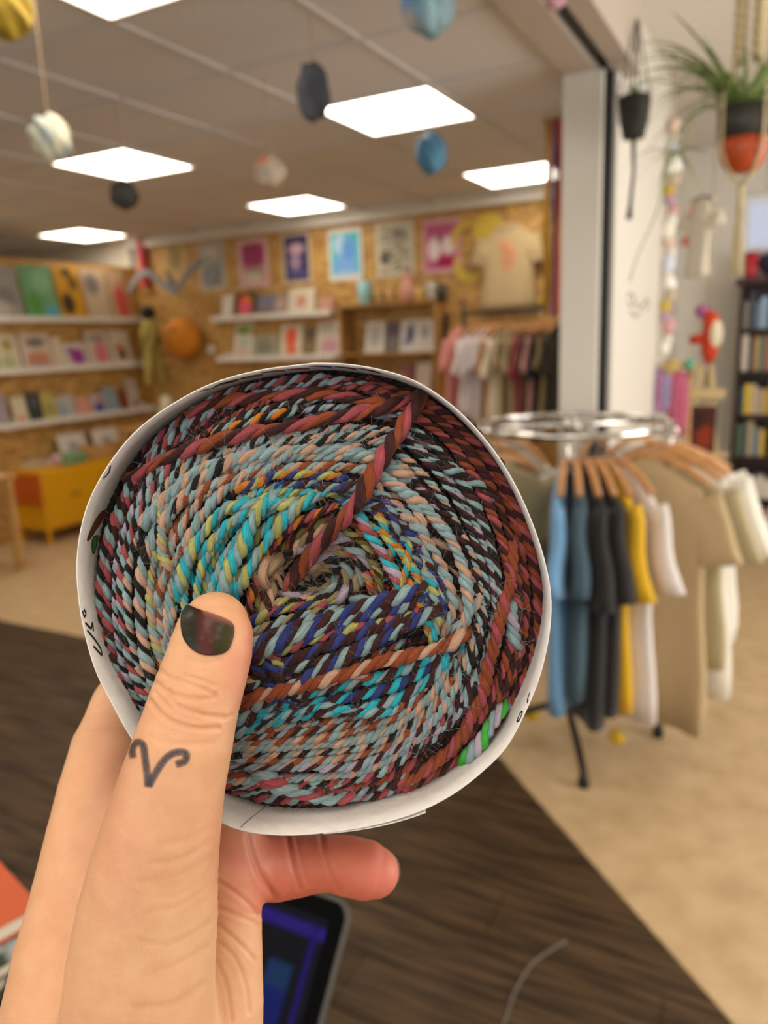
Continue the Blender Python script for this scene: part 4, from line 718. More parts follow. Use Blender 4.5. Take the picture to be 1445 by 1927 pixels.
# ================================================================== THE HAND (camera-aligned build frame, metres: x right, y up, z away)
def cs(px, py, d): return np.array([(px-CX)/FPX*d, -(py-CY)/FPX*d, d])
def build_hand(res=0.00056):
    chains = []          # (points px, py, depth, radius px), blend, depth flattening
    thumb = [(405, 1177, .1925, 63), (402, 1200, .1912, 74), (396, 1226, .190, 78), (383, 1270, .189, 81), (366, 1322, .188, 84), (345, 1400, .187, 92), (327, 1465, .188, 98), (308, 1545, .190, 108), (292, 1625, .193, 118), (278, 1720, .197, 130), (266, 1820, .200, 137), (258, 1960, .205, 144), (256, 2040, .209, 140)]
    index = [(232, 1332, .262, 57), (205, 1410, .252, 69), (190, 1490, .246, 78), (180, 1570, .240, 88), (165, 1680, .235, 100), (150, 1800, .228, 118), (140, 1950, .224, 143), (140, 2040, .222, 146)]
    chains.append((index, .006, 1.0))
    mid = [(310, 1560, .242, 90), (300, 1700, .236, 120), (290, 1850, .230, 140), (280, 2000, .225, 150), (270, 2080, .221, 150)]
    chains.append((mid, .010, 1.0))
    chains.append((thumb, .009, 1.12))
    palm = [(420, 1560, .236, 66), (420, 1640, .232, 76), (426, 1720, .229, 65), (424, 1800, .227, 69), (418, 1890, .225, 77), (410, 1980, .225, 83), (396, 2050, .223, 84)]
    chains.append((palm, .004, 1.0))
    # fingers behind the yarn
    chains.append(([(232, 1332, .262, 52), (262, 1240, .286, 50), (350, 1130, .296, 48), (450, 1050, .296, 45), (520, 1005, .294, 42)], .004, 1.0))
    chains.append(([(300, 1470, .258, 62), (330, 1330, .290, 54), (430, 1210, .298, 50), (540, 1120, .298, 46), (610, 1075, .296, 42)], .004, 1.0))
    chains.append(([(370, 1540, .250, 58), (420, 1420, .290, 52), (520, 1310, .298, 48), (620, 1240, .298, 44), (690, 1205, .296, 40)], .004, 1.0))
    # little finger under the yarn, pad to the camera
    little = [(428, 1640, .233, 60), (480, 1633, .238, 58), (525, 1634, .243, 57), (560, 1630, .245, 54), (590, 1626, .246, 51), (622, 1624, .247, 50), (655, 1629, .248, 53), (685, 1636, .248, 53), (704, 1641, .248, 46.5)]
    chains.append((little, .0035, 1.0))
    def raw(x, y, z, r): return (CX+FPX*x/z, CY-FPX*y/z, z, r*FPX/z)
    chains.append(([raw(-.080, -.168, .213, .025), raw(-.083, -.19, .210, .026), raw(-.089, -.22, .206, .028), raw(-.10, -.27, .197, .031), raw(-.108, -.31, .19, .033)], .010, 1.0))
    chains.append(([raw(-.064, -.168, .213, .025), raw(-.067, -.19, .210, .026), raw(-.073, -.22, .206, .028), raw(-.084, -.27, .197, .031), raw(-.092, -.31, .19, .033)], .010, 1.0))
    lo = np.array([-.155, -.262, .150]); hi = np.array([.012, -.002, .318])
    n = np.ceil((hi-lo)/res).astype(int); fld = np.full(n, .02, np.float32)
    ax = [lo[k]+res*np.arange(n[k]) for k in range(3)]
    for pts, k, fz in chains:
        C = np.array([cs(a, b, d) for a, b, d, r in pts]); R = np.array([r*d/FPX for a, b, d, r in pts]); m = R.max()+k+.004
        i0 = np.maximum(0, ((C.min(0)-m-lo)/res)).astype(int); i1 = np.minimum(n, ((C.max(0)+m-lo)/res+2).astype(int)); wsl = tuple(slice(p, q) for p, q in zip(i0, i1))
        own = np.full(tuple(i1-i0), .02, np.float32)
        for i in range(len(C)-1):
            a, b, ra, rb = C[i], C[i+1], R[i], R[i+1]; mm = max(ra, rb)+k+.003
            j0 = np.maximum(i0, ((np.minimum(a, b)-mm-lo)/res).astype(int)); j1 = np.minimum(i1, ((np.maximum(a, b)+mm-lo)/res+2).astype(int))
            if (j1 <= j0).any(): continue
            sl = tuple(slice(p, q) for p, q in zip(j0-i0, j1-i0)); X, Y, Z = (ax[q][j0[q]:j1[q]].astype(np.float32) for q in range(3)); X, Y, Z = X[:, None, None], Y[None, :, None], Z[None, None, :]
            ba = b-a; L2 = float(ba@ba)
            t = np.clip(((X-a[0])*ba[0]+(Y-a[1])*ba[1]+(Z-a[2])*ba[2])/L2, 0, 1)
            d = np.sqrt((X-a[0]-t*ba[0])**2+(Y-a[1]-t*ba[1])**2+(fz*(Z-a[2]-t*ba[2]))**2)-(ra+(rb-ra)*t)
            own[sl] = np.minimum(own[sl], d)
        f0 = fld[wsl]; h = np.maximum(k-np.abs(f0-own), 0)/k; fld[wsl] = np.minimum(f0, own)-h*h*k*.25
    return surface_nets(fld, lo, res)
def surface_nets(f, lo, res):
    s = f < 0; nx, ny, nz = f.shape
    c = np.zeros((nx-1, ny-1, nz-1), np.uint8)
    for i in (0, 1):
        for j in (0, 1):
            for k in (0, 1): c += s[i:nx-1+i, j:ny-1+j, k:nz-1+k]
    act = np.argwhere((c > 0) & (c < 8)); idx = np.full(c.shape, -1, np.int32); idx[tuple(act.T)] = np.arange(len(act))
    acc = np.zeros((len(act), 3)); cnt = np.zeros(len(act))
    cor = [(i, j, k) for i in (0, 1) for j in (0, 1) for k in (0, 1)]
    for a in range(8):
        for b in range(a+1, 8):
            A, B = np.array(cor[a]), np.array(cor[b])
            if np.abs(A-B).sum() != 1: continue
            fa = f[tuple((act+A).T)]; fb = f[tuple((act+B).T)]; x = (fa < 0) != (fb < 0)
            t = np.where(x, fa/np.where(x, fa-fb, 1), 0)
            acc[x] += (A+(B-A)*t[:, None])[x]; cnt[x] += 1
    V = lo+res*(act+acc/cnt[:, None]); Q = []
    for a in range(3):
        b, e = (a+1) % 3, (a+2) % 3; sh = [slice(None)]*3; sh2 = list(sh); sh[a] = slice(0, -1); sh2[a] = slice(1, None)
        S0, S1 = s[tuple(sh)], s[tuple(sh2)]; ed = np.argwhere(S0 != S1)
        ed = ed[(ed[:, b] > 0) & (ed[:, e] > 0) & (ed[:, b] < f.shape[b]-1) & (ed[:, e] < f.shape[e]-1)]
        fl_ = S0[tuple(ed.T)]
        def I(db, de):
            q = ed.copy(); q[:, b] += db; q[:, e] += de; return idx[tuple(q.T)]
        q = np.c_[I(-1, -1), I(0, -1), I(0, 0), I(-1, 0)]; q[~fl_] = q[~fl_][:, ::-1]; Q.append(q)
    return V, np.concatenate(Q)
def relax(V, Q, it=3):
    e = np.concatenate([Q[:, [0, 1]], Q[:, [1, 2]], Q[:, [2, 3]], Q[:, [3, 0]]]); e = np.concatenate([e, e[:, ::-1]])
    deg = np.bincount(e[:, 0], minlength=len(V))[:, None]
    for k in range(it):
        for lam in (.5, -.52):
            m = np.stack([np.bincount(e[:, 0], V[e[:, 1], q], len(V)) for q in range(3)], 1)/np.maximum(deg, 1)
            V = V+lam*(m-V)
    return V
def vnormals(V, Q):
    n = np.cross(V[Q[:, 2]]-V[Q[:, 0]], V[Q[:, 3]]-V[Q[:, 1]]); N = np.zeros_like(V)
    for k in range(4):
        for q in range(3): N[:, q] += np.bincount(Q[:, k], n[:, q], len(V))
    return N/(np.linalg.norm(N, axis=1)[:, None]+1e-15)
def seg_dist(P, poly):
    best = np.full(len(P), 1e9)
    for a, b in zip(poly[:-1], poly[1:]):
        a, b = np.array(a, float), np.array(b, float); ba = b-a
        t = np.clip(((P-a)@ba)/(ba@ba), 0, 1); best = np.minimum(best, np.hypot(*(P-a-t[:, None]*ba).T))
    return best
HV, HQ = build_hand(); HV = relax(HV, HQ, 4)
HN = vnormals(HV, HQ)
Hp = np.c_[CX+FPX*HV[:, 0]/HV[:, 2], CY-FPX*HV[:, 1]/HV[:, 2]]         # where each skin point shows, to lay out creases
front = (HN*HV).sum(1) < 0
CREASES = [  # polyline, width px, depth mm
    ([(292, 1283), (312, 1300), (340, 1311), (372, 1316), (405, 1312)], 5, .30), ([(282, 1318), (305, 1345), (340, 1364), (375, 1371), (412, 1370)], 5, .38),
    ([(300, 1262), (325, 1277), (350, 1283), (385, 1298), (405, 1306)], 4.5, .25), ([(318, 1299), (330, 1324), (352, 1336), (385, 1344), (420, 1348)], 4.5, .25),
    ([(292, 1300), (310, 1322), (322, 1333)], 4, .2), ([(345, 1270), (380, 1280), (402, 1290)], 4, .18),
    ([(280, 1385), (330, 1400), (400, 1398)], 6, .12), ([(380, 1345), (420, 1352), (438, 1345)], 4, .2),
    ([(350, 1238), (380, 1247), (415, 1243)], 5, .12),
    # folds of the ball of the thumb
    ([(262, 1660), (330, 1650), (395, 1615)], 7, .14), ([(280, 1625), (340, 1615), (400, 1580)], 7, .14), ([(270, 1720), (335, 1705), (398, 1660)], 7, .13),
    ([(260, 1770), (320, 1778), (396, 1735)], 7, .13), ([(285, 1830), (330, 1815), (392, 1780)], 6, .15), ([(250, 1895), (320, 1890), (385, 1850)], 8, .2), ([(300, 1590), (350, 1580), (404, 1548)], 7, .12),
    # palm lines
    ([(410, 1658), (440, 1678), (470, 1702), (488, 1722)], 5, .55), ([(410, 1708), (445, 1722), (486, 1738)], 5, .45), ([(410, 1740), (445, 1770), (480, 1805)], 5, .45),
    ([(412, 1772), (440, 1800), (462, 1850), (470, 1905)], 5, .35), ([(408, 1810), (425, 1850), (437, 1920)], 5, .3),
    # finger joints of the little finger
    ([(468, 1572), (476, 1610), (492, 1650), (515, 1685)], 7, .9), ([(540, 1573), (548, 1615), (565, 1672)], 6, .55), ([(604, 1572), (612, 1610), (628, 1650), (642, 1676)], 6, .6), ([(556, 1573), (566, 1620), (580, 1665)], 5, .3)]
disp = np.zeros(len(HV)); CRD = []
def q_first(p): return p[0][1] < 1400 and p[0][0] < 450
for poly, wd, dp in CREASES:
    dp = dp*(1.6 if q_first(poly) else .65); q = np.array(poly, float); sel = np.nonzero(front & (Hp[:, 0] > q[:, 0].min()-5*wd) & (Hp[:, 0] < q[:, 0].max()+5*wd) & (Hp[:, 1] > q[:, 1].min()-5*wd) & (Hp[:, 1] < q[:, 1].max()+5*wd))[0]
    d = seg_dist(Hp[sel], spline(poly, 18)); CRD.append((sel, d)); wd = wd*.8
    disp[sel] += -dp*.001*np.exp(-(d/wd)**2)+dp*.00022*np.exp(-((d-2.1*wd)/(1.2*wd))**2)
# fine cross wrinkles over the thumb joint and its ball
ua = (Hp[:, 0]-366)*.24+(Hp[:, 1]-1345)*.97; disp += front*(Hp[:, 0] < 470)*.00010*np.exp(-(ua/45)**2)*np.sin(ua*.75+2.2*np.sin(Hp[:, 0]*.055)+1.1*np.sin(Hp[:, 0]*.13))
ub = (Hp[:, 0]-300)*.45+(Hp[:, 1]-1700)*.9; disp += front*(Hp[:, 0] < 410)*(Hp[:, 0] > 200)*.000018*np.exp(-(ub/160)**2)*np.sin(ub*.33+2.5*np.sin(Hp[:, 0]*.03)+1.3*np.sin(Hp[:, 0]*.071))
HV = HV+HN*(disp*front)[:, None]
# colour of the skin, with shade painted in along creases and by the rim
def blob(c, r, e=1.0): return np.exp(-(((Hp[:, 0]-c[0])/r[0])**2+((Hp[:, 1]-c[1])/r[1])**2)**e)
SK = np.tile(hx('#d8a57e'), (len(HV), 1))
def tint(wt, col): global SK; SK = SK*(1-wt[:, None])+hx(col)*wt[:, None]
tint(.55*blob((330, 1800), (130, 170)), '#dfb48a')
tint(.85*blob((440, 1620), (40, 90)), '#cf806a')
tint(.95/(1+np.exp(-(Hp[:, 0]-470)/12))*(Hp[:, 1] < 1720), '#c66a54')
tint(.5*blob((720, 1645), (40, 40)), '#e08577')
tint(.45*blob((445, 1260), (30, 60)), '#d98470')
tint(.30*blob((350, 1330), (60, 30)), '#d18e6a')
tint(.45*blob((210, 1440), (40, 110)), '#c98a72')  # reddish shade beside the paper rim, painted into the skin
tint(.35*blob((225, 1620), (60, 100)), '#d08d6e')
for (poly, wd, dp), (sel, d) in zip(CREASES, CRD):  # crease shade painted in as a darker red tone
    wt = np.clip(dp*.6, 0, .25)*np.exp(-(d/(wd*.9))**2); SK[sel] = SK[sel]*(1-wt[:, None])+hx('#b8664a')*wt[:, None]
def c2w(V): return CAM+V[:, :1]*RT+V[:, 1:2]*UP+V[:, 2:3]*FW
HB = c2w(cs(290, 1990, .215)[None])[0]
def skin():
    m = bpy.data.materials.new('skin'); m.use_nodes = True; nt = m.node_tree; b = nt.nodes['Principled BSDF']
    a = nt.nodes.new('ShaderNodeAttribute'); a.attribute_name = 'Col'; tc = nt.nodes.new('ShaderNodeTexCoord')
    n1 = nt.nodes.new('ShaderNodeTexNoise'); n1.inputs['Scale'].default_value = 160; n1.inputs['Detail'].default_value = 3
    mx = nt.nodes.new('ShaderNodeMix'); mx.data_type = 'RGBA'; mx.blend_type = 'MULTIPLY'; mx.inputs[0].default_value = .35
    rp = nt.nodes.new('ShaderNodeValToRGB'); rp.color_ramp.elements[0].color = (.80, .66, .60, 1); rp.color_ramp.elements[1].color = (1, 1, 1, 1); rp.color_ramp.elements[0].position = .3; rp.color_ramp.elements[1].position = .7
    v = nt.nodes.new('ShaderNodeTexVoronoi'); v.inputs['Scale'].default_value = 1500; bp = nt.nodes.new('ShaderNodeBump'); bp.inputs['Strength'].default_value = .12; bp.inputs['Distance'].default_value = .0003
    L = nt.links.new
    L(tc.outputs['Object'], n1.inputs['Vector']); L(tc.outputs['Object'], v.inputs['Vector']); L(n1.outputs['Fac'], rp.inputs[0]); L(a.outputs['Color'], mx.inputs[6]); L(rp.outputs[0], mx.inputs[7])
    L(mx.outputs[2], b.inputs['Base Color']); L(v.outputs['Distance'], bp.inputs['Height']); L(bp.outputs[0], b.inputs['Normal'])
    b.inputs['Roughness'].default_value = .5; b.inputs['Specular IOR Level'].default_value = .35
    b.inputs['Subsurface Weight'].default_value = .25; b.inputs['Subsurface Radius'].default_value = (1.0, .4, .2); b.inputs['Subsurface Scale'].default_value = .0025
    return m
person = thing('person', 'bare left hand with a ram horn tattoo on its thumb, gripping the yarn cake', 'person', tuple(HB))
HW = c2w(HV)-HB
HQ = HQ[:, ::-1]
hand = part('hand', (HW, HQ), skin(), person, True, SK)
BV = BVHTree.FromPolygons([Vector(p) for p in HW], [tuple(map(int, q)) for q in HQ])
def skin_at(px, py):
    d = ray(px, py); h = BV.ray_cast(Vector(CAM-HB), Vector(d).normalized()); return h[0], h[1]
def nail(name, outline, n, material, colf, parent, lift=.0005, dome=.0006):
    # a nail plate laid on the finger: rings from the outline to its middle
    o = np.array(outline, float); c = o.mean(0); V, F, C = [], [], []; m = len(o)
    ks = [1.0, .985, .93, .8, .55, .25]; hc, nc = skin_at(*c)
    for a, k in enumerate(ks):
        for p in o:
            for sh_ in (1, .97, .94, .91, .88, .84):
                q = c+(p-c)*k*sh_; h, nn = skin_at(*q)
                if h is not None and (h-hc).length < .0125 and nn.dot(nc) > .15: break
            V.append(h+nn*((-.0008 if a == 0 else lift)+(dome*(1-k*k) if a else 0))); C.append(colf((q-o.min(0))/(o.max(0)-o.min(0))))
    h, nn = skin_at(*c); V.append(h+nn*(lift+dome)); C.append(colf((c-o.min(0))/(o.max(0)-o.min(0))))
    for a in range(len(ks)-1):
        for j in range(m): k = (j+1) % m; F.append((a*m+j, a*m+k, a*m+m+k, a*m+m+j))
    F += [((len(ks)-1)*m+j, (len(ks)-1)*m+(j+1) % m, len(V)-1) for j in range(m)]
    return part(name, (V, F), material, parent, True, np.array(C))
m_nail = attr_mat('nail_polish', .42, .22, coat=.05)
def polish(uv):
    u, v = uv; c = hx('#1d2114')
    k = math.exp(-((u-.48)/.16)**2); c = c*(1-k)+hx('#4a1410')*k
    k = 1/(1+math.exp(-(u-.72)/.06)); c = c*(1-k)+hx('#37320f')*k
    e = v-(.10+.26*max(0, (u-.35)/.65)); k = max(0, min(1, (.10-e)/.08)) if u > .4 else 0
    return c*(1-k)+hx('#8d5a50')*k
out = [(348, 1138), (357, 1140), (372, 1147), (392, 1153), (412, 1160), (428, 1167), (437, 1174), (440, 1186), (437, 1205), (430, 1222), (418, 1231), (402, 1234), (384, 1233), (368, 1227), (354, 1214), (345, 1198), (342, 1178), (343, 1157)]
nail('thumbnail', spline(out+[out[0]], 49)[:-1], 48, m_nail, polish, hand)['label'] = 'dark green and red polished thumbnail, chipped at the tip'
# little fingernail seen from its free edge
nv = []
for k, r in enumerate((43.0, 47.5)):
    for a in np.linspace(-62, 28, 15):
        for dz in (0.0, .0011):
            q = cs(706+r*math.cos(math.radians(a))*1.0, 1641+r*math.sin(math.radians(a)), .2505+dz+.002*k*0); nv.append(q)
nv = c2w(np.array(nv))-HB; nf = []
for i in range(14):
    a = i*2; b = 30+i*2; nf += [(a, a+2, b+2, b), (a+1, b+1, b+3, a+3), (a, a+1, a+3, a+2), (b, b+2, b+3, b+1)]
part('fingernail', (nv, nf), mat('nail_edge', '#6a5648', .3, coat=.6), hand, True)
# the tattoo, ink lying in the skin: two horns meeting in a point
def ink():
    m = bpy.data.materials.new('tattoo_ink'); m.use_nodes = True; nt = m.node_tree; b = nt.nodes['Principled BSDF']
    a = nt.nodes.new('ShaderNodeAttribute'); a.attribute_name = 'Col'; b.inputs['Base Color'].default_value = (*hx('#39383f'), 1); b.inputs['Roughness'].default_value = .55
    nz = nt.nodes.new('ShaderNodeTexNoise'); nz.inputs['Scale'].default_value = 2200; tc = nt.nodes.new('ShaderNodeTexCoord'); ml = nt.nodes.new('ShaderNodeMath'); ml.operation = 'MULTIPLY'; ad = nt.nodes.new('ShaderNodeMath'); ad.operation = 'ADD'; ad.inputs[1].default_value = .45
    sp_ = nt.nodes.new('ShaderNodeSeparateColor'); L = nt.links.new
    L(tc.outputs['Object'], nz.inputs['Vector']); L(nz.outputs['Fac'], ad.inputs[0]); L(a.outputs['Color'], sp_.inputs[0]); L(sp_.outputs[0], ml.inputs[0]); L(ad.outputs[0], ml.inputs[1]); L(ml.outputs[0], b.inputs['Alpha'])
    return m
TV, TF, TC = [], [], []
for poly in ([(252, 1428), (249, 1412), (254, 1400), (262, 1397), (270, 1404), (273, 1425), (277, 1455), (279, 1482)], [(279, 1482), (290, 1460), (302, 1440), (314, 1425), (328, 1417), (342, 1415), (351, 1420), (348, 1431), (338, 1436), (329, 1439)]):
    c = spline(poly, 50); T = np.gradient(c, axis=0); T /= np.linalg.norm(T, axis=1)[:, None]; Nn = np.c_[-T[:, 1], T[:, 0]]
    prof = [(-1.0, 0), (-.55, .62), (0, .85), (.55, .62), (1.0, 0)]; o = len(TV)
    for i in range(len(c)):
        e = min(1, min(i, len(c)-1-i)/2+.15)
        for k, al_ in prof:
            h, nn = skin_at(*(c[i]+Nn[i]*k*9.0)); TV.append(h+nn*.00012); TC.append((al_*e,)*3)
    for i in range(len(c)-1):
        for k in range(4): a = o+i*5+k; TF.append((a, a+1, a+6, a+5))
part('tattoo', (TV, TF), ink(), hand, True, np.array(TC), label='dark ink ram horn tattoo on the thumb')

# ================================================================== THE YARN CAKE
RIM_D = .2055
RIM = [(590, 685), (640, 686), (690, 692), (745, 705), (795, 726), (860, 773), (920, 838), (965, 908), (1000, 985), (1024, 1060), (1035, 1125), (1032, 1190), (1016, 1265), (993, 1326), (952, 1404), (904, 1453), (850, 1494), (787, 1526), (700, 1552), (600, 1567), (520, 1570), (450, 1560), (400, 1537), (320, 1478), (250, 1390), (213, 1325), (183, 1265), (163, 1200), (150, 1130), (146, 1060), (155, 990), (175, 930), (215, 862), (262, 808), (325, 762), (400, 723), (490, 698)]
RC = np.array([592.0, 1127.0]); RR = 442.0
AX = FW+.075*UP+.035*RT; AX /= np.linalg.norm(AX)
rim2 = spline(RIM+[RIM[0]], 145)[:-1]
rim3 = np.array([at(p[0], p[1], RIM_D) for p in rim2]); rimc = rim3.mean(0)
YB0 = rim3[np.argmin(rim3[:, 2])]+AX*.03
cake = thing('yarn_cake', 'large cake of multicoloured marled yarn in a white paper band, held up in front', 'yarn', tuple(YB0))
def loc(P): return np.asarray(P)-YB0
m_paper = mat('white_paper', '#d9d4d0', .6, noise=dict(a='#d5cfcb', b='#dcd8d4', scale=300), bump=.05)
DEPTH = .062
nst = 8; rings = []
def out_n(i): v = rim3[i]-rimc; v -= (v@AX)*AX; return v/np.linalg.norm(v)
ON = np.array([out_n(i) for i in range(len(rim3))])
V, F = [], []; n = len(rim3)
for side in (0, 1):
    for k in range(nst+1):
        t = k/nst
        for i in range(n):
            V.append(rim3[i]+AX*DEPTH*t+ON[i]*(.00035 if side else 0)-ON[i]*.0008*math.sin(math.pi*t)*0)
for k in range(nst):
    for i in range(n):
        j = (i+1) % n; a, b = k*n, (k+1)*n; F.append((a+i, b+i, b+j, a+j)); o = (nst+1)*n; F.append((o+a+i, o+a+j, o+b+j, o+b+i))
o = (nst+1)*n
for i in range(n):
    j = (i+1) % n; F.append((i, j, o+j, o+i)); F.append((nst*n+i, o+nst*n+i, o+nst*n+j, nst*n+j))
band = part('paper_band', (loc(V), F), m_paper, cake, True)
# overlapping end of the band, below right
fi = [i for i in range(n) if rim2[i][1] > 1500 and 600 < rim2[i][0] < 800]
V, F = [], []
for a, i in enumerate(fi):
    e = a/(len(fi)-1); lift = .00045+.0007*(e if rim2[fi[-1]][0] > rim2[fi[0]][0] else 1-e)
    for t in (0.0004, .03):
        for s in (0, .0003): V.append(rim3[i]+AX*t+ON[i]*(lift+s))
for a in range(len(fi)-1):
    p, q = a*4, a*4+4; F += [(p, q, q+2, p+2), (p+1, p+3, q+3, q+1), (p, p+1, q+1, q), (p+2, q+2, q+3, p+3)]
F += [(0, 2, 3, 1), (len(V)-4, len(V)-3, len(V)-1, len(V)-2)]
part('paper_flap', (loc(V), F), m_paper, cake)
# printed drawings on the inside of the band, and a fold drawn dark
def inner(px, t):          # a point on the inner wall: nearest rim column to the angle of px, t metres in
    a = math.atan2(px[1]-RC[1], px[0]-RC[0]); i = int(np.argmin(np.abs(np.angle(np.exp(1j*(np.arctan2(rim2[:, 1]-RC[1], rim2[:, 0]-RC[0])-a)))))); return i
def wall_pt(ang, t, lift=.00015):
    th = np.arctan2(rim2[:, 1]-RC[1], rim2[:, 0]-RC[0]); dd = np.angle(np.exp(1j*(th-math.radians(ang)))); i = int(np.argmin(np.abs(dd)))
    j = (i+1) % n if dd[i] < 0 else (i-1) % n
    span = np.angle(np.exp(1j*(th[j]-th[i]))); f = 0 if span == 0 else min(1, max(0, -dd[i]/span))
    return rim3[i]*(1-f)+rim3[j]*f+AX*t-(ON[i]*(1-f)+ON[j]*f)*lift
m_inkb = mat('print_and_crease_black', '#15120f', .6)
def wall_line(pts, wdt=.00035, name='printed_line'):
    c = spline(np.array(pts, float), 26); P = np.array([wall_pt(a, t*.001) for a, t in c]); T = np.gradient(P, axis=0); T /= np.linalg.norm(T, axis=1)[:, None]+1e-12
    V, F = [], []
    for i in range(len(P)):
        v = P[i]-rimc; v -= (v@AX)*AX; s = np.cross(T[i], v/np.linalg.norm(v)); V += [P[i]-s*wdt, P[i]+s*wdt]
    for i in range(len(P)-1): F.append((2*i, 2*i+1, 2*i+3, 2*i+2))
    part(name, (loc(V), F), m_inkb, band)
def wall_leaf(a0, t0, da, dt, col, lean=0.0, name='printed_leaf'):
    V, F = [], []; N_ = 16
    V.append(wall_pt(a0, t0*.001, .00012))
    for k in range(N_):
        q = 2*math.pi*k/N_; r = abs(math.sin(q))**.6*math.copysign(1, math.sin(q)); V.append(wall_pt(a0+da*math.cos(q), (t0+dt*r*(.7+.3*math.cos(q))+lean*math.cos(q))*.001, .00012))
    F = [(0, 1+k, 1+(k+1) % N_) for k in range(N_)]
    part(name, (loc(V), F), mat('print_'+col.strip('#'), col, .6), band)
    wall_line([(a0+da*math.cos(q), t0+dt*abs(math.sin(q))**.6*math.copysign(1, math.sin(q))*(.7+.3*math.cos(q))+lean*math.cos(q)) for q in np.linspace(0, 2*math.pi, 14)], .0002)
wall_leaf(197, 9, 3.6, 3.5, '#6b3a22', 4); wall_leaf(192, 10, 2.2, 2.5, '#4c7a34')
for k, (a0, c) in enumerate([(247, '#8a5a3a'), (253, '#b5642a'), (259, '#b5642a'), (265, '#a8602c'), (271, '#3b4f8a'), (277, '#5a4636'), (283, '#4a3526')]): wall_leaf(a0, 4.5+(k % 2)*1.5, 2.7, 2.3, c, 1.2)
wall_line([(241, 1.5), (243.5, 5), (246, 2.5), (249, 6), (252, 3)]); wall_line([(213, .5), (211, 2.5), (209.5, 1), (211, 3)])
wall_line([(177, .4), (175.5, 1), (176, 2.2), (177.2, 1.4)]); wall_line([(174, .8), (172, 3.5), (173, 5), (171, 4.6)]); wall_line([(172, 1), (169, 4), (166, 6), (164.5, 5.5), (167, 3), (167.5, 2.2)])
wall_line([(31, .6), (29, 1.2), (29.6, 3), (31.5, 2.4), (31, .8)]); wall_line([(26, .3), (25.5, 2), (24, 2.6)])
wall_line([(108, .5), (107.3, 4), (106, 9), (104.6, 14), (103.8, 20)], .0001, 'fold_line')  # paper fold, its crease shade drawn as a thin dark line

# --- the strands
PAL = {k: hx(v) for k, v in dict(pb='#849da0', pe='#b8937c', pk='#9c474d', mr='#3b1817', rs='#86401f', bk='#14100e', tq='#26a6b6', lm='#a8a660', nv='#2b3674', og='#c67316', gr='#3cae3a', li='#a397a8', ta='#94805e', ol='#6f6e38').items()}
def rho_of(p): d = (np.asarray(p, float)-RC)/RR; return np.hypot(d[..., 0], d[..., 1])
HOLE = np.array([600.0, 1080.0])
def face_depth(p):
    p = np.asarray(p, float); r = rho_of(p); dn = np.clip((p[..., 1]-RC[1])/RR, -1, 1)
    h = np.hypot((p[..., 0]-HOLE[0])/95, (p[..., 1]-HOLE[1])/70)
    return RIM_D+.0015+.013*np.clip(r, 0, 1)**4+.008*np.clip(dn, 0, 1)*r**3+.016*np.exp(-(h**2)*.9)
def yarn_mat():
    m = bpy.data.materials.new('yarn'); m.use_nodes = True; nt = m.node_tree; b = nt.nodes['Principled BSDF']; L = nt.links.new
    a = nt.nodes.new('ShaderNodeAttribute'); a.attribute_name = 'Col'; u = nt.nodes.new('ShaderNodeAttribute'); u.attribute_name = 'fib'
    nz = nt.nodes.new('ShaderNodeTexNoise'); nz.inputs['Scale'].default_value = 1.0; nz.inputs['Detail'].default_value = 3; nz.inputs['Roughness'].default_value = .65
    rp = nt.nodes.new('ShaderNodeValToRGB'); e = rp.color_ramp.elements; e[0].position = .30; e[0].color = (.40, .37, .36, 1); e[1].position = .66; e[1].color = (1.22, 1.22, 1.22, 1)
    mx = nt.nodes.new('ShaderNodeMix'); mx.data_type = 'RGBA'; mx.blend_type = 'MULTIPLY'; mx.inputs[0].default_value = .8
    bp = nt.nodes.new('ShaderNodeBump'); bp.inputs['Strength'].default_value = .7; bp.inputs['Distance'].default_value = .0004
    L(u.outputs['Vector'], nz.inputs['Vector']); L(nz.outputs['Fac'], rp.inputs[0]); L(a.outputs['Color'], mx.inputs[6]); L(rp.outputs[0], mx.inputs[7]); L(mx.outputs[2], b.inputs['Base Color'])
    L(nz.outputs['Fac'], bp.inputs['Height']); L(bp.outputs[0], b.inputs['Normal'])
    b.inputs['Roughness'].default_value = .75; b.inputs['Specular IOR Level'].default_value = .25; b.inputs['Sheen Weight'].default_value = .06; b.inputs['Sheen Roughness'].default_value = .4
    return m
m_yarn = yarn_mat()
N_STR = 0; FUZZ = []; TRACK = []
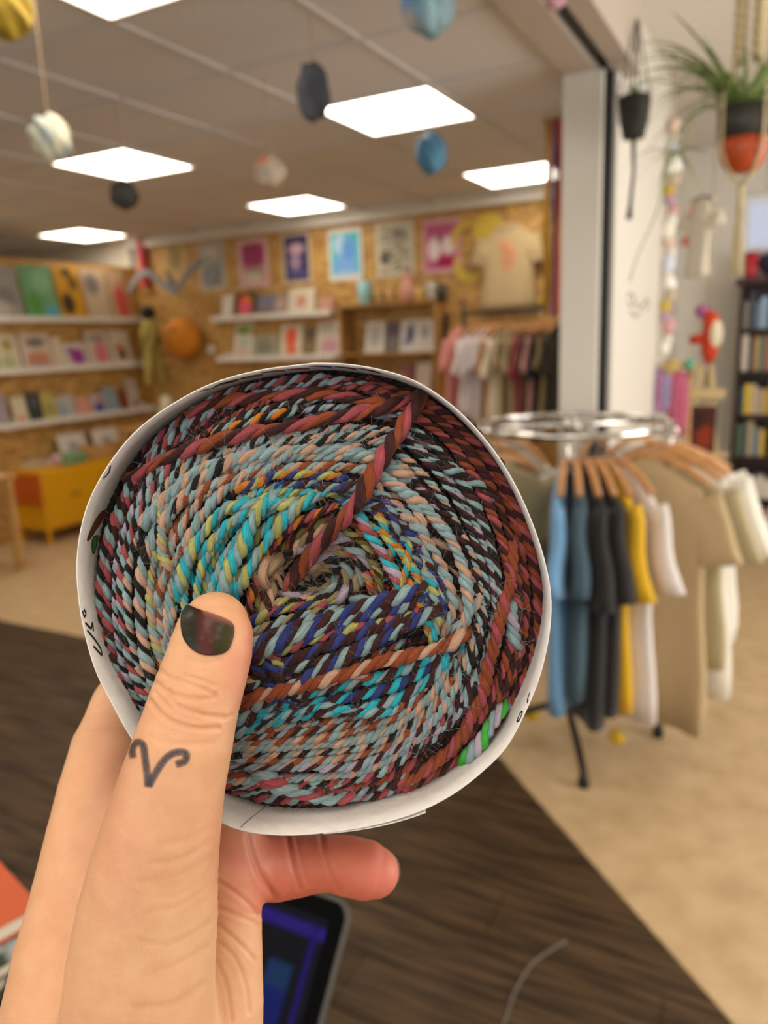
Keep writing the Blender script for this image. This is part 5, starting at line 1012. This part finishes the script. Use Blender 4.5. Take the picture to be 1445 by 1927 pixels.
def strand(path, plies, wpx=24.0, lift=0.0, pitch=None, seg=2.6):
    """One twisted strand along a pixel path on the face of the cake; lift in mm towards the front."""
    global N_STR; N_STR += 1
    p = np.asarray(path, float); c0 = spline(p, 60); Lp = np.linalg.norm(np.diff(c0, axis=0), axis=1).sum()
    m = max(12, int(Lp/7)); c = spline(p, m)
    s = np.linspace(0, Lp, m); rr = np.random.default_rng(N_STR*13+5)
    wob = sum(rr.uniform(-1, 1)*np.sin(s/rr.uniform(35, 90)+rr.uniform(0, 6)) for _ in range(3))
    d = face_depth(c)-lift*.001+wob*.0003
    en_ = np.minimum(s, Lp-s); d = d+(max(lift, 0)+2.2)*.001*np.exp(-(en_/16.0)**2)
    P = np.array([at(c[i][0], c[i][1], d[i]) for i in range(m)])
    R = wpx*.5*RIM_D/FPX*(1+.10*sum(rr.uniform(-1, 1)*np.sin(s/rr.uniform(20, 60)+rr.uniform(0, 6)) for _ in range(2)))
    T, N, B = frames(P); k = len(plies); pit = (pitch or wpx*2.25); ph0 = rr.uniform(0, 6.28)
    pr = {2: .60, 3: .57, 4: .5}[k]; off = {2: .42, 3: .46, 4: .54}[k]; ns = 8
    a = np.arange(ns)*2*math.pi/ns
    V = np.zeros((k, m, ns, 3)); C = np.zeros((k, m, ns, 3)); U = np.zeros((k, m, ns, 3)); F = []
    for q, col in enumerate(plies):
        th = ph0+2*math.pi*(s/pit*1.0)*TW+2*math.pi*q/k
        thick = 1+.28*np.sin(s/rr.uniform(14, 40)+rr.uniform(0, 6))+.12*np.sin(s/rr.uniform(6, 12)+rr.uniform(0, 6))
        cen = P+(off*R)[:, None]*(np.cos(th)[:, None]*N+np.sin(th)[:, None]*B)
        for j in range(ns):
            V[q, :, j] = cen+(pr*R*thick)[:, None]*(math.cos(a[j])*N+math.sin(a[j])*B)
            # fibres run along the ply, which itself turns with the twist
            U[q, :, j] = np.c_[s*.035+q*7.3, np.full(m, 2.2*math.cos(a[j]+.3*q)), np.full(m, 2.2*math.sin(a[j]+.3*q))]*np.array([1.0, 2.6, 2.6])+N_STR*3.1
        C[q] = PAL[col]*(1+.10*rr.uniform(-1, 1))
        o = q*m*ns
        for i in range(m-1):
            for j in range(ns): jj = (j+1) % ns; F.append((o+i*ns+j, o+i*ns+jj, o+i*ns+ns+jj, o+i*ns+ns+j))
        F.append(tuple(o+j for j in range(ns-1, -1, -1))); F.append(tuple(o+(m-1)*ns+j for j in range(ns)))
    Vl = loc(V.reshape(-1, 3)); ob = part('yarn_strand', (Vl, F), m_yarn, cake, True, C.reshape(-1, 3))
    at_ = ob.data.attributes.new('fib', 'FLOAT_VECTOR', 'POINT'); at_.data.foreach_set('vector', U.reshape(-1).astype(np.float32))
    FUZZ.append((P, R, [PAL[x] for x in plies])); TRACK.append((c, plies, lift))
TW = -1.0
def bandof(A, Bq, n, pals, wpx=24, lift=0.0, jit=4.0, under=True, pitch=None):
    A = spline(A, 40); Bq = spline(Bq, 40); wpx = wpx*.78; tt = np.linspace(-.5, .5, 40)[:, None]
    for k in range(n):
        e = (k/(n-1) if n > 1 else .5)+RNG.normal(0, .16)*tt*(1 if RNG.random() < .7 else 3); e = np.clip(e, -.12, 1.12); pth = A*(1-e)+Bq*e
        ctl = pth[[0, 6, 13, 20, 26, 33, 39]]+RNG.uniform(-jit, jit, (7, 2))
        strand(ctl, pals[k % len(pals)], wpx*RNG.uniform(.8, 1.2), lift+RNG.uniform(-1.1, 1.1), pitch)
    if under:
        for k in range(n+1):
            e = ((k-.5)/max(1, n-1))+RNG.normal(0, .25)*tt; pth = A*(1-e)+Bq*e
            ctl = pth[[0, 8, 16, 24, 31, 39]]+RNG.uniform(-jit*1.6, jit*1.6, (6, 2))
            strand(ctl, [('bk', 'mr', 'bk'), ('mr', 'bk', pals[0][0]), pals[int(RNG.integers(len(pals)))]][k % 3], wpx*1.15, lift-3.0+RNG.uniform(-.5, .5), pitch)  # under layer mostly dark, standing in for shade in the gaps
# bands of neighbouring strands: outer guide, inner guide, how many, palettes
bandof([(690, 712), (800, 752), (880, 815), (938, 893), (982, 982), (1004, 1080), (1006, 1180), (988, 1268), (952, 1340), (895, 1402), (825, 1458), (740, 1492)],
       [(700, 745), (800, 790), (858, 840), (908, 915), (945, 1002), (962, 1090), (962, 1180), (942, 1262), (898, 1340), (848, 1402), (780, 1450), (690, 1488)], 4, [('mr', 'rs', 'pk'), ('mr', 'pk', 'rs'), ('mr', 'rs', 'mr'), ('rs', 'pk', 'mr')], 25, -.5)
bandof([(775, 795), (845, 872), (893, 950), (930, 1040), (942, 1130), (930, 1215), (893, 1295), (845, 1360), (770, 1425)],
       [(725, 850), (785, 905), (838, 975), (878, 1052), (893, 1130), (882, 1200), (850, 1270), (805, 1335), (740, 1390)], 5, [('pb', 'bk', 'mr'), ('pb', 'li', 'mr'), ('bk', 'pb', 'mr'), ('pb', 'pe', 'bk'), ('li', 'bk', 'mr')], 23, 0)
bandof([(690, 878), (765, 925), (825, 985), (865, 1060), (878, 1135), (866, 1195)], [(680, 905), (748, 950), (800, 1010), (838, 1075), (850, 1140), (836, 1195)], 2, [('pe', 'pb', 'pb'), ('pe', 'pb')], 31, 1.2, 3)
bandof([(665, 905), (735, 945), (790, 1000), (825, 1060), (836, 1120), (825, 1170)], [(640, 950), (705, 985), (755, 1035), (788, 1090), (790, 1140), (770, 1180)], 4, [('nv', 'mr', 'pb'), ('mr', 'nv', 'pb'), ('pb', 'nv', 'mr'), ('lm', 'tq', 'og')], 22, .3)
bandof([(660, 985), (700, 1015), (735, 1060), (755, 1110)], [(630, 1010), (665, 1040), (690, 1080), (700, 1120)], 3, [('pk', 'rs', 'og'), ('ol', 'lm', 'mr'), ('og', 'pk', 'ta')], 22, .2)
strand([(668, 958), (688, 990), (715, 1035), (745, 1085), (762, 1112)], ('pk', 'tq', 'li'), 24, 2.2)
strand([(760, 1085), (775, 1110), (800, 1160), (812, 1190)], ('lm', 'tq', 'og'), 22, 1.0); strand([(790, 1055), (815, 1105), (822, 1160), (812, 1220)], ('tq', 'lm', 'pb'), 22, .6)
# top
bandof([(270, 850), (340, 788), (430, 742), (520, 722), (620, 713), (710, 728), (790, 772)], [(300, 900), (370, 840), (450, 802), (540, 778), (630, 765), (710, 772), (775, 800)], 5, [('pb', 'pk', 'mr'), ('pb', 'li', 'mr'), ('pk', 'mr', 'rs'), ('bk', 'pb', 'mr'), ('bk', 'pb', 'li')], 22, -.2)
bandof([(250, 985), (310, 915), (390, 865), (490, 838), (600, 828), (700, 842), (790, 900)], [(290, 1010), (345, 945), (420, 905), (510, 885), (600, 876), (680, 885), (750, 920)], 4, [('pb', 'pe', 'bk'), ('pb', 'pe', 'pb'), ('pe', 'pb', 'pb'), ('pb', 'pe', 'rs')], 30, .1)
bandof([(440, 925), (510, 898), (590, 893), (660, 905)], [(470, 960), (530, 935), (590, 928), (650, 940)], 3, [('nv', 'lm', 'og'), ('mr', 'pb', 'nv'), ('lm', 'ol', 'tq')], 22, .6)
# left
bandof([(345, 800), (268, 872), (215, 962), (192, 1060), (192, 1160), (212, 1260), (255, 1345), (330, 1425), (420, 1478)], [(400, 835), (318, 905), (262, 1000), (240, 1090), (246, 1190), (270, 1280), (320, 1362), (390, 1420), (460, 1450)], 5, [('pb', 'pk', 'bk'), ('pb', 'pk', 'mr'), ('pb', 'bk', 'li'), ('pk', 'pb', 'bk'), ('pb', 'pe', 'bk')], 24, 0)
bandof([(420, 850), (335, 920), (280, 1010), (262, 1100), (274, 1200), (310, 1300), (380, 1390), (470, 1430)], [(500, 862), (415, 920), (355, 1000), (326, 1080), (322, 1160), (345, 1260), (405, 1350), (480, 1400)], 4, [('pb', 'pe', 'bk'), ('pb', 'pe', 'lm'), ('pe', 'pb', 'rs'), ('pb', 'pe', 'pb')], 27, .2)
bandof([(560, 905), (470, 930), (405, 985), (362, 1055), (345, 1130), (352, 1210), (400, 1300)], [(590, 945), (520, 975), (470, 1020), (435, 1075), (418, 1135), (420, 1200), (450, 1260)], 4, [('tq', 'pb', 'lm'), ('tq', 'lm', 'pb'), ('pb', 'tq', 'pb'), ('tq', 'pb', 'ol')], 26, .3)
bandof([(640, 950), (560, 985), (505, 1040), (475, 1100), (465, 1160)], [(630, 985), (570, 1020), (530, 1065), (505, 1115), (495, 1165)], 3, [('pk', 'mr', 'og'), ('mr', 'rs', 'ol'), ('ta', 'pe', 'mr')], 26, .2)
strand([(405, 1150), (425, 1090), (455, 1025), (490, 960), (520, 925)], ('tq', 'pb', 'lm'), 28, 2.4); strand([(440, 1125), (475, 1060), (515, 1005), (560, 955), (610, 925)], ('lm', 'tq', 'pb'), 25, 2.6)
strand([(335, 1130), (350, 1060), (385, 1000), (430, 955), (500, 950), (570, 945)], ('lm', 'tq', 'pb'), 24, 1.6)
# the hole: small tangled loops
for k in range(15):
    a0 = RNG.uniform(0, 6.28); r0 = RNG.uniform(18, 88); span = RNG.uniform(1.6, 3.4); c = HOLE+RNG.uniform(-14, 14, 2)
    strand([c+np.array([math.cos(a0+span*t)*r0*1.15, math.sin(a0+span*t)*r0*.85])*(1-.15*t) for t in np.linspace(0, 1, 6)], [('bk', 'pe', 'ta'), ('ta', 'bk', 'li'), ('bk', 'pb', 'ta'), ('pe', 'ta', 'bk'), ('pb', 'li', 'bk')][k % 5], 27, RNG.uniform(-1.5, 2.0))
strand([(500, 1112), (492, 1085), (505, 1060), (525, 1050)], ('ta', 'ta', 'pe'), 40, 2.5, 150)
# bottom
bandof([(430, 1235), (540, 1185), (640, 1155), (730, 1135), (810, 1105)], [(430, 1318), (550, 1262), (660, 1222), (760, 1180), (835, 1140)], 5, [('mr', 'pb', 'nv'), ('mr', 'nv', 'pb'), ('pk', 'nv', 'lm'), ('nv', 'mr', 'mr'), ('mr', 'pb', 'bk')], 28, .6)
bandof([(420, 1345), (560, 1298), (690, 1255), (790, 1225), (875, 1190)], [(420, 1385), (560, 1345), (680, 1330), (780, 1300), (860, 1215)], 4, [('rs', 'pe', 'rs'), ('mr', 'tq', 'pb'), ('nv', 'mr', 'tq'), ('tq', 'mr', 'pb')], 27, .4)
bandof([(400, 1395), (540, 1388), (660, 1384), (740, 1352), (805, 1295), (850, 1220)], [(390, 1465), (530, 1478), (650, 1472), (750, 1432), (825, 1365), (870, 1290)], 7, [('pb', 'rs', 'pe'), ('pb', 'pe', 'pb'), ('pb', 'pe', 'bk'), ('rs', 'pb', 'pe'), ('pb', 'li', 'mr'), ('pb', 'pe', 'pb'), ('bk', 'pb', 'pk')], 21, .1)
bandof([(380, 1468), (500, 1498), (600, 1508), (700, 1500), (790, 1462)], [(390, 1450), (510, 1478), (610, 1486), (700, 1472), (790, 1420)], 3, [('pk', 'pb', 'mr'), ('mr', 'pb', 'bk'), ('mr', 'rs', 'pk')], 25, .2)
for q_, pl_ in (([(470, 1172), (510, 1152), (560, 1142), (625, 1138)], ('pk', 'nv', 'lm')), ([(470, 1196), (525, 1172), (590, 1156), (650, 1148)], ('pb', 'ta', 'bk')), ([(480, 1150), (530, 1132), (590, 1130), (650, 1128)], ('lm', 'bk', 'pe')), ([(465, 1215), (530, 1186), (600, 1168)], ('mr', 'pk', 'nv')), ([(655, 1120), (690, 1132), (740, 1126), (780, 1105)], ('mr', 'pb', 'li'))): strand(q_, pl_, 22, .2)
# strands one notices
strand([(795, 738), (765, 790), (735, 840), (700, 895), (670, 945), (640, 985), (600, 1030), (560, 1075), (535, 1120)], ('pk', 'rs', 'mr'), 33, 4.2, 100)
strand([(238, 905), (300, 868), (370, 842), (470, 815), (560, 800), (640, 785), (720, 768), (780, 752)], ('pk', 'rs', 'mr'), 27, 2.6, 100)
strand([(340, 790), (400, 762), (480, 748), (560, 742), (640, 746), (715, 762), (760, 775)], ('pk', 'mr', 'rs'), 24, 1.6, 90)
strand([(390, 824), (430, 805), (470, 795), (510, 780), (545, 775), (560, 758)], ('og', 'bk', 'pb'), 20, 1.8)
strand([(420, 1330), (540, 1298), (640, 1270), (740, 1240), (830, 1218), (885, 1185)], ('rs', 'pe', 'rs'), 28, 2.6)
strand([(430, 1260), (520, 1212), (600, 1175), (690, 1140), (770, 1118), (810, 1095)], ('mr', 'pb', 'nv'), 29, 2.4); strand([(470, 1335), (580, 1275), (680, 1220), (770, 1175), (835, 1140)], ('nv', 'pb', 'mr'), 26, 2.2)
strand([(866, 1442), (893, 1410), (917, 1376), (938, 1343), (956, 1318)], ('gr', 'pb', 'li'), 29, 4.6); strand([(960, 1120), (965, 1180), (975, 1230)], ('pb', 'li', 'pb'), 27, 1.6)
strand([(965, 1010), (962, 1080), (945, 1150), (925, 1230), (905, 1310), (870, 1380), (815, 1440), (740, 1480)], ('rs', 'pk', 'rs'), 26, 2.0)
strand([(480, 1452), (560, 1490), (630, 1502), (680, 1490)], ('pb', 'pk', 'pb'), 32, 1.8); strand([(235, 1330), (260, 1352), (290, 1372)], ('og', 'pk', 'mr'), 30, 2.0)
bandof([(400, 850), (500, 822), (600, 808), (700, 806), (770, 820)], [(420, 862), (510, 840), (600, 826), (690, 828), (750, 845)], 3, [('bk', 'pe', 'pb'), ('pb', 'bk', 'li'), ('pe', 'pb', 'bk')], 24, -.6)
bandof([(400, 1378), (520, 1368), (640, 1352), (740, 1328), (800, 1290)], [(400, 1402), (520, 1396), (640, 1384), (740, 1350), (800, 1310)], 3, [('rs', 'pe', 'pb'), ('mr', 'pb', 'rs'), ('pb', 'pe', 'rs')], 24, -.4)
bandof([(430, 1300), (540, 1270), (650, 1235), (760, 1195)], [(430, 1345), (540, 1310), (650, 1275), (780, 1225)], 3, [('mr', 'nv', 'bk'), ('mr', 'rs', 'pb'), ('nv', 'mr', 'li')], 24, -.8)
# strands that cross their neighbours at a slant
cr = np.random.default_rng(21); base_tr = [(c, p) for c, p, l in TRACK if l > -1.5]
for k in range(34):
    r0 = cr.uniform(.34, .9); a0 = cr.uniform(0, 6.28); da = cr.uniform(.35, .9)*(1.15-.5*r0); dr = cr.choice([-1, 1])*cr.uniform(.07, .17); r1 = min(.91, max(.3, r0+dr))
    pth = []
    for t in np.linspace(0, 1, 7): rh = r0+(r1-r0)*t; cc = HOLE*(1-rh)+RC*rh; pth.append(cc+430*rh*np.array([math.cos(a0+da*t), math.sin(a0+da*t)])+cr.uniform(-3, 3, 2))
    mid = pth[3]; near = min(base_tr, key=lambda q: np.min(np.hypot(*(q[0]-mid).T))); strand(pth, near[1], cr.uniform(15, 22), cr.uniform(.9, 2.0))
# core behind the strands, coloured dark for the shade between them
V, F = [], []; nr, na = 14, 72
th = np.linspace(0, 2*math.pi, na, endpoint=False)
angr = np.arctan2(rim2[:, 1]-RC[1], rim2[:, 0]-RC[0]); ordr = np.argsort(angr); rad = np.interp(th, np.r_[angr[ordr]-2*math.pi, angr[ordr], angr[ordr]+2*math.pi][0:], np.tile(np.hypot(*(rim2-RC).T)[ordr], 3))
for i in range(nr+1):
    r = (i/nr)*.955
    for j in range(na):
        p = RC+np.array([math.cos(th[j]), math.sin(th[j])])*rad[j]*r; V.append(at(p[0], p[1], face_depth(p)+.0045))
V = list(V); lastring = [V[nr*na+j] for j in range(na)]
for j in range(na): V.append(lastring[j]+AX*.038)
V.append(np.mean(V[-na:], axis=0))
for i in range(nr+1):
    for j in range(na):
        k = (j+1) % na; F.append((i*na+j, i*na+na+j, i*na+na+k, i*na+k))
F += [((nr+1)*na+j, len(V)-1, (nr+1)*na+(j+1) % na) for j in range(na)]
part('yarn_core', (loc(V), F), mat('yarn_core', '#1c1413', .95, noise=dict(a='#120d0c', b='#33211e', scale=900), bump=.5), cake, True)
# loose fibres
V, F, C = [], [], []
fr = np.random.default_rng(3)
for q in range(9000):
    P, R, cols = FUZZ[int(fr.integers(len(FUZZ)))]; i = int(fr.integers(len(P)-1)); c = cols[int(fr.integers(len(cols)))]
    st = P[i]+fr.normal(0, 1, 3)*R[i]*.5-FW*R[i]*.8; dr = fr.normal(0, 1, 3); dr -= FW*.25; dr /= np.linalg.norm(dr); bend = fr.normal(0, 1, 3)*1.3
    Ln = fr.uniform(.0015, .0045); pts = [st+dr*Ln*t+bend*Ln*t*t*.5 for t in np.linspace(0, 1, 5)]; rr_ = .000024
    o = len(V); v, f = tube(pts, rr_, 3, False); V += list(v); F += [tuple(x+o for x in ff) for ff in f]; C += [c*.85+.04]*len(v)
fz = part('yarn_fuzz', (loc(V), F), attr_mat('fuzz', .8), cake, False, np.array(C)); fz['kind'] = 'stuff'
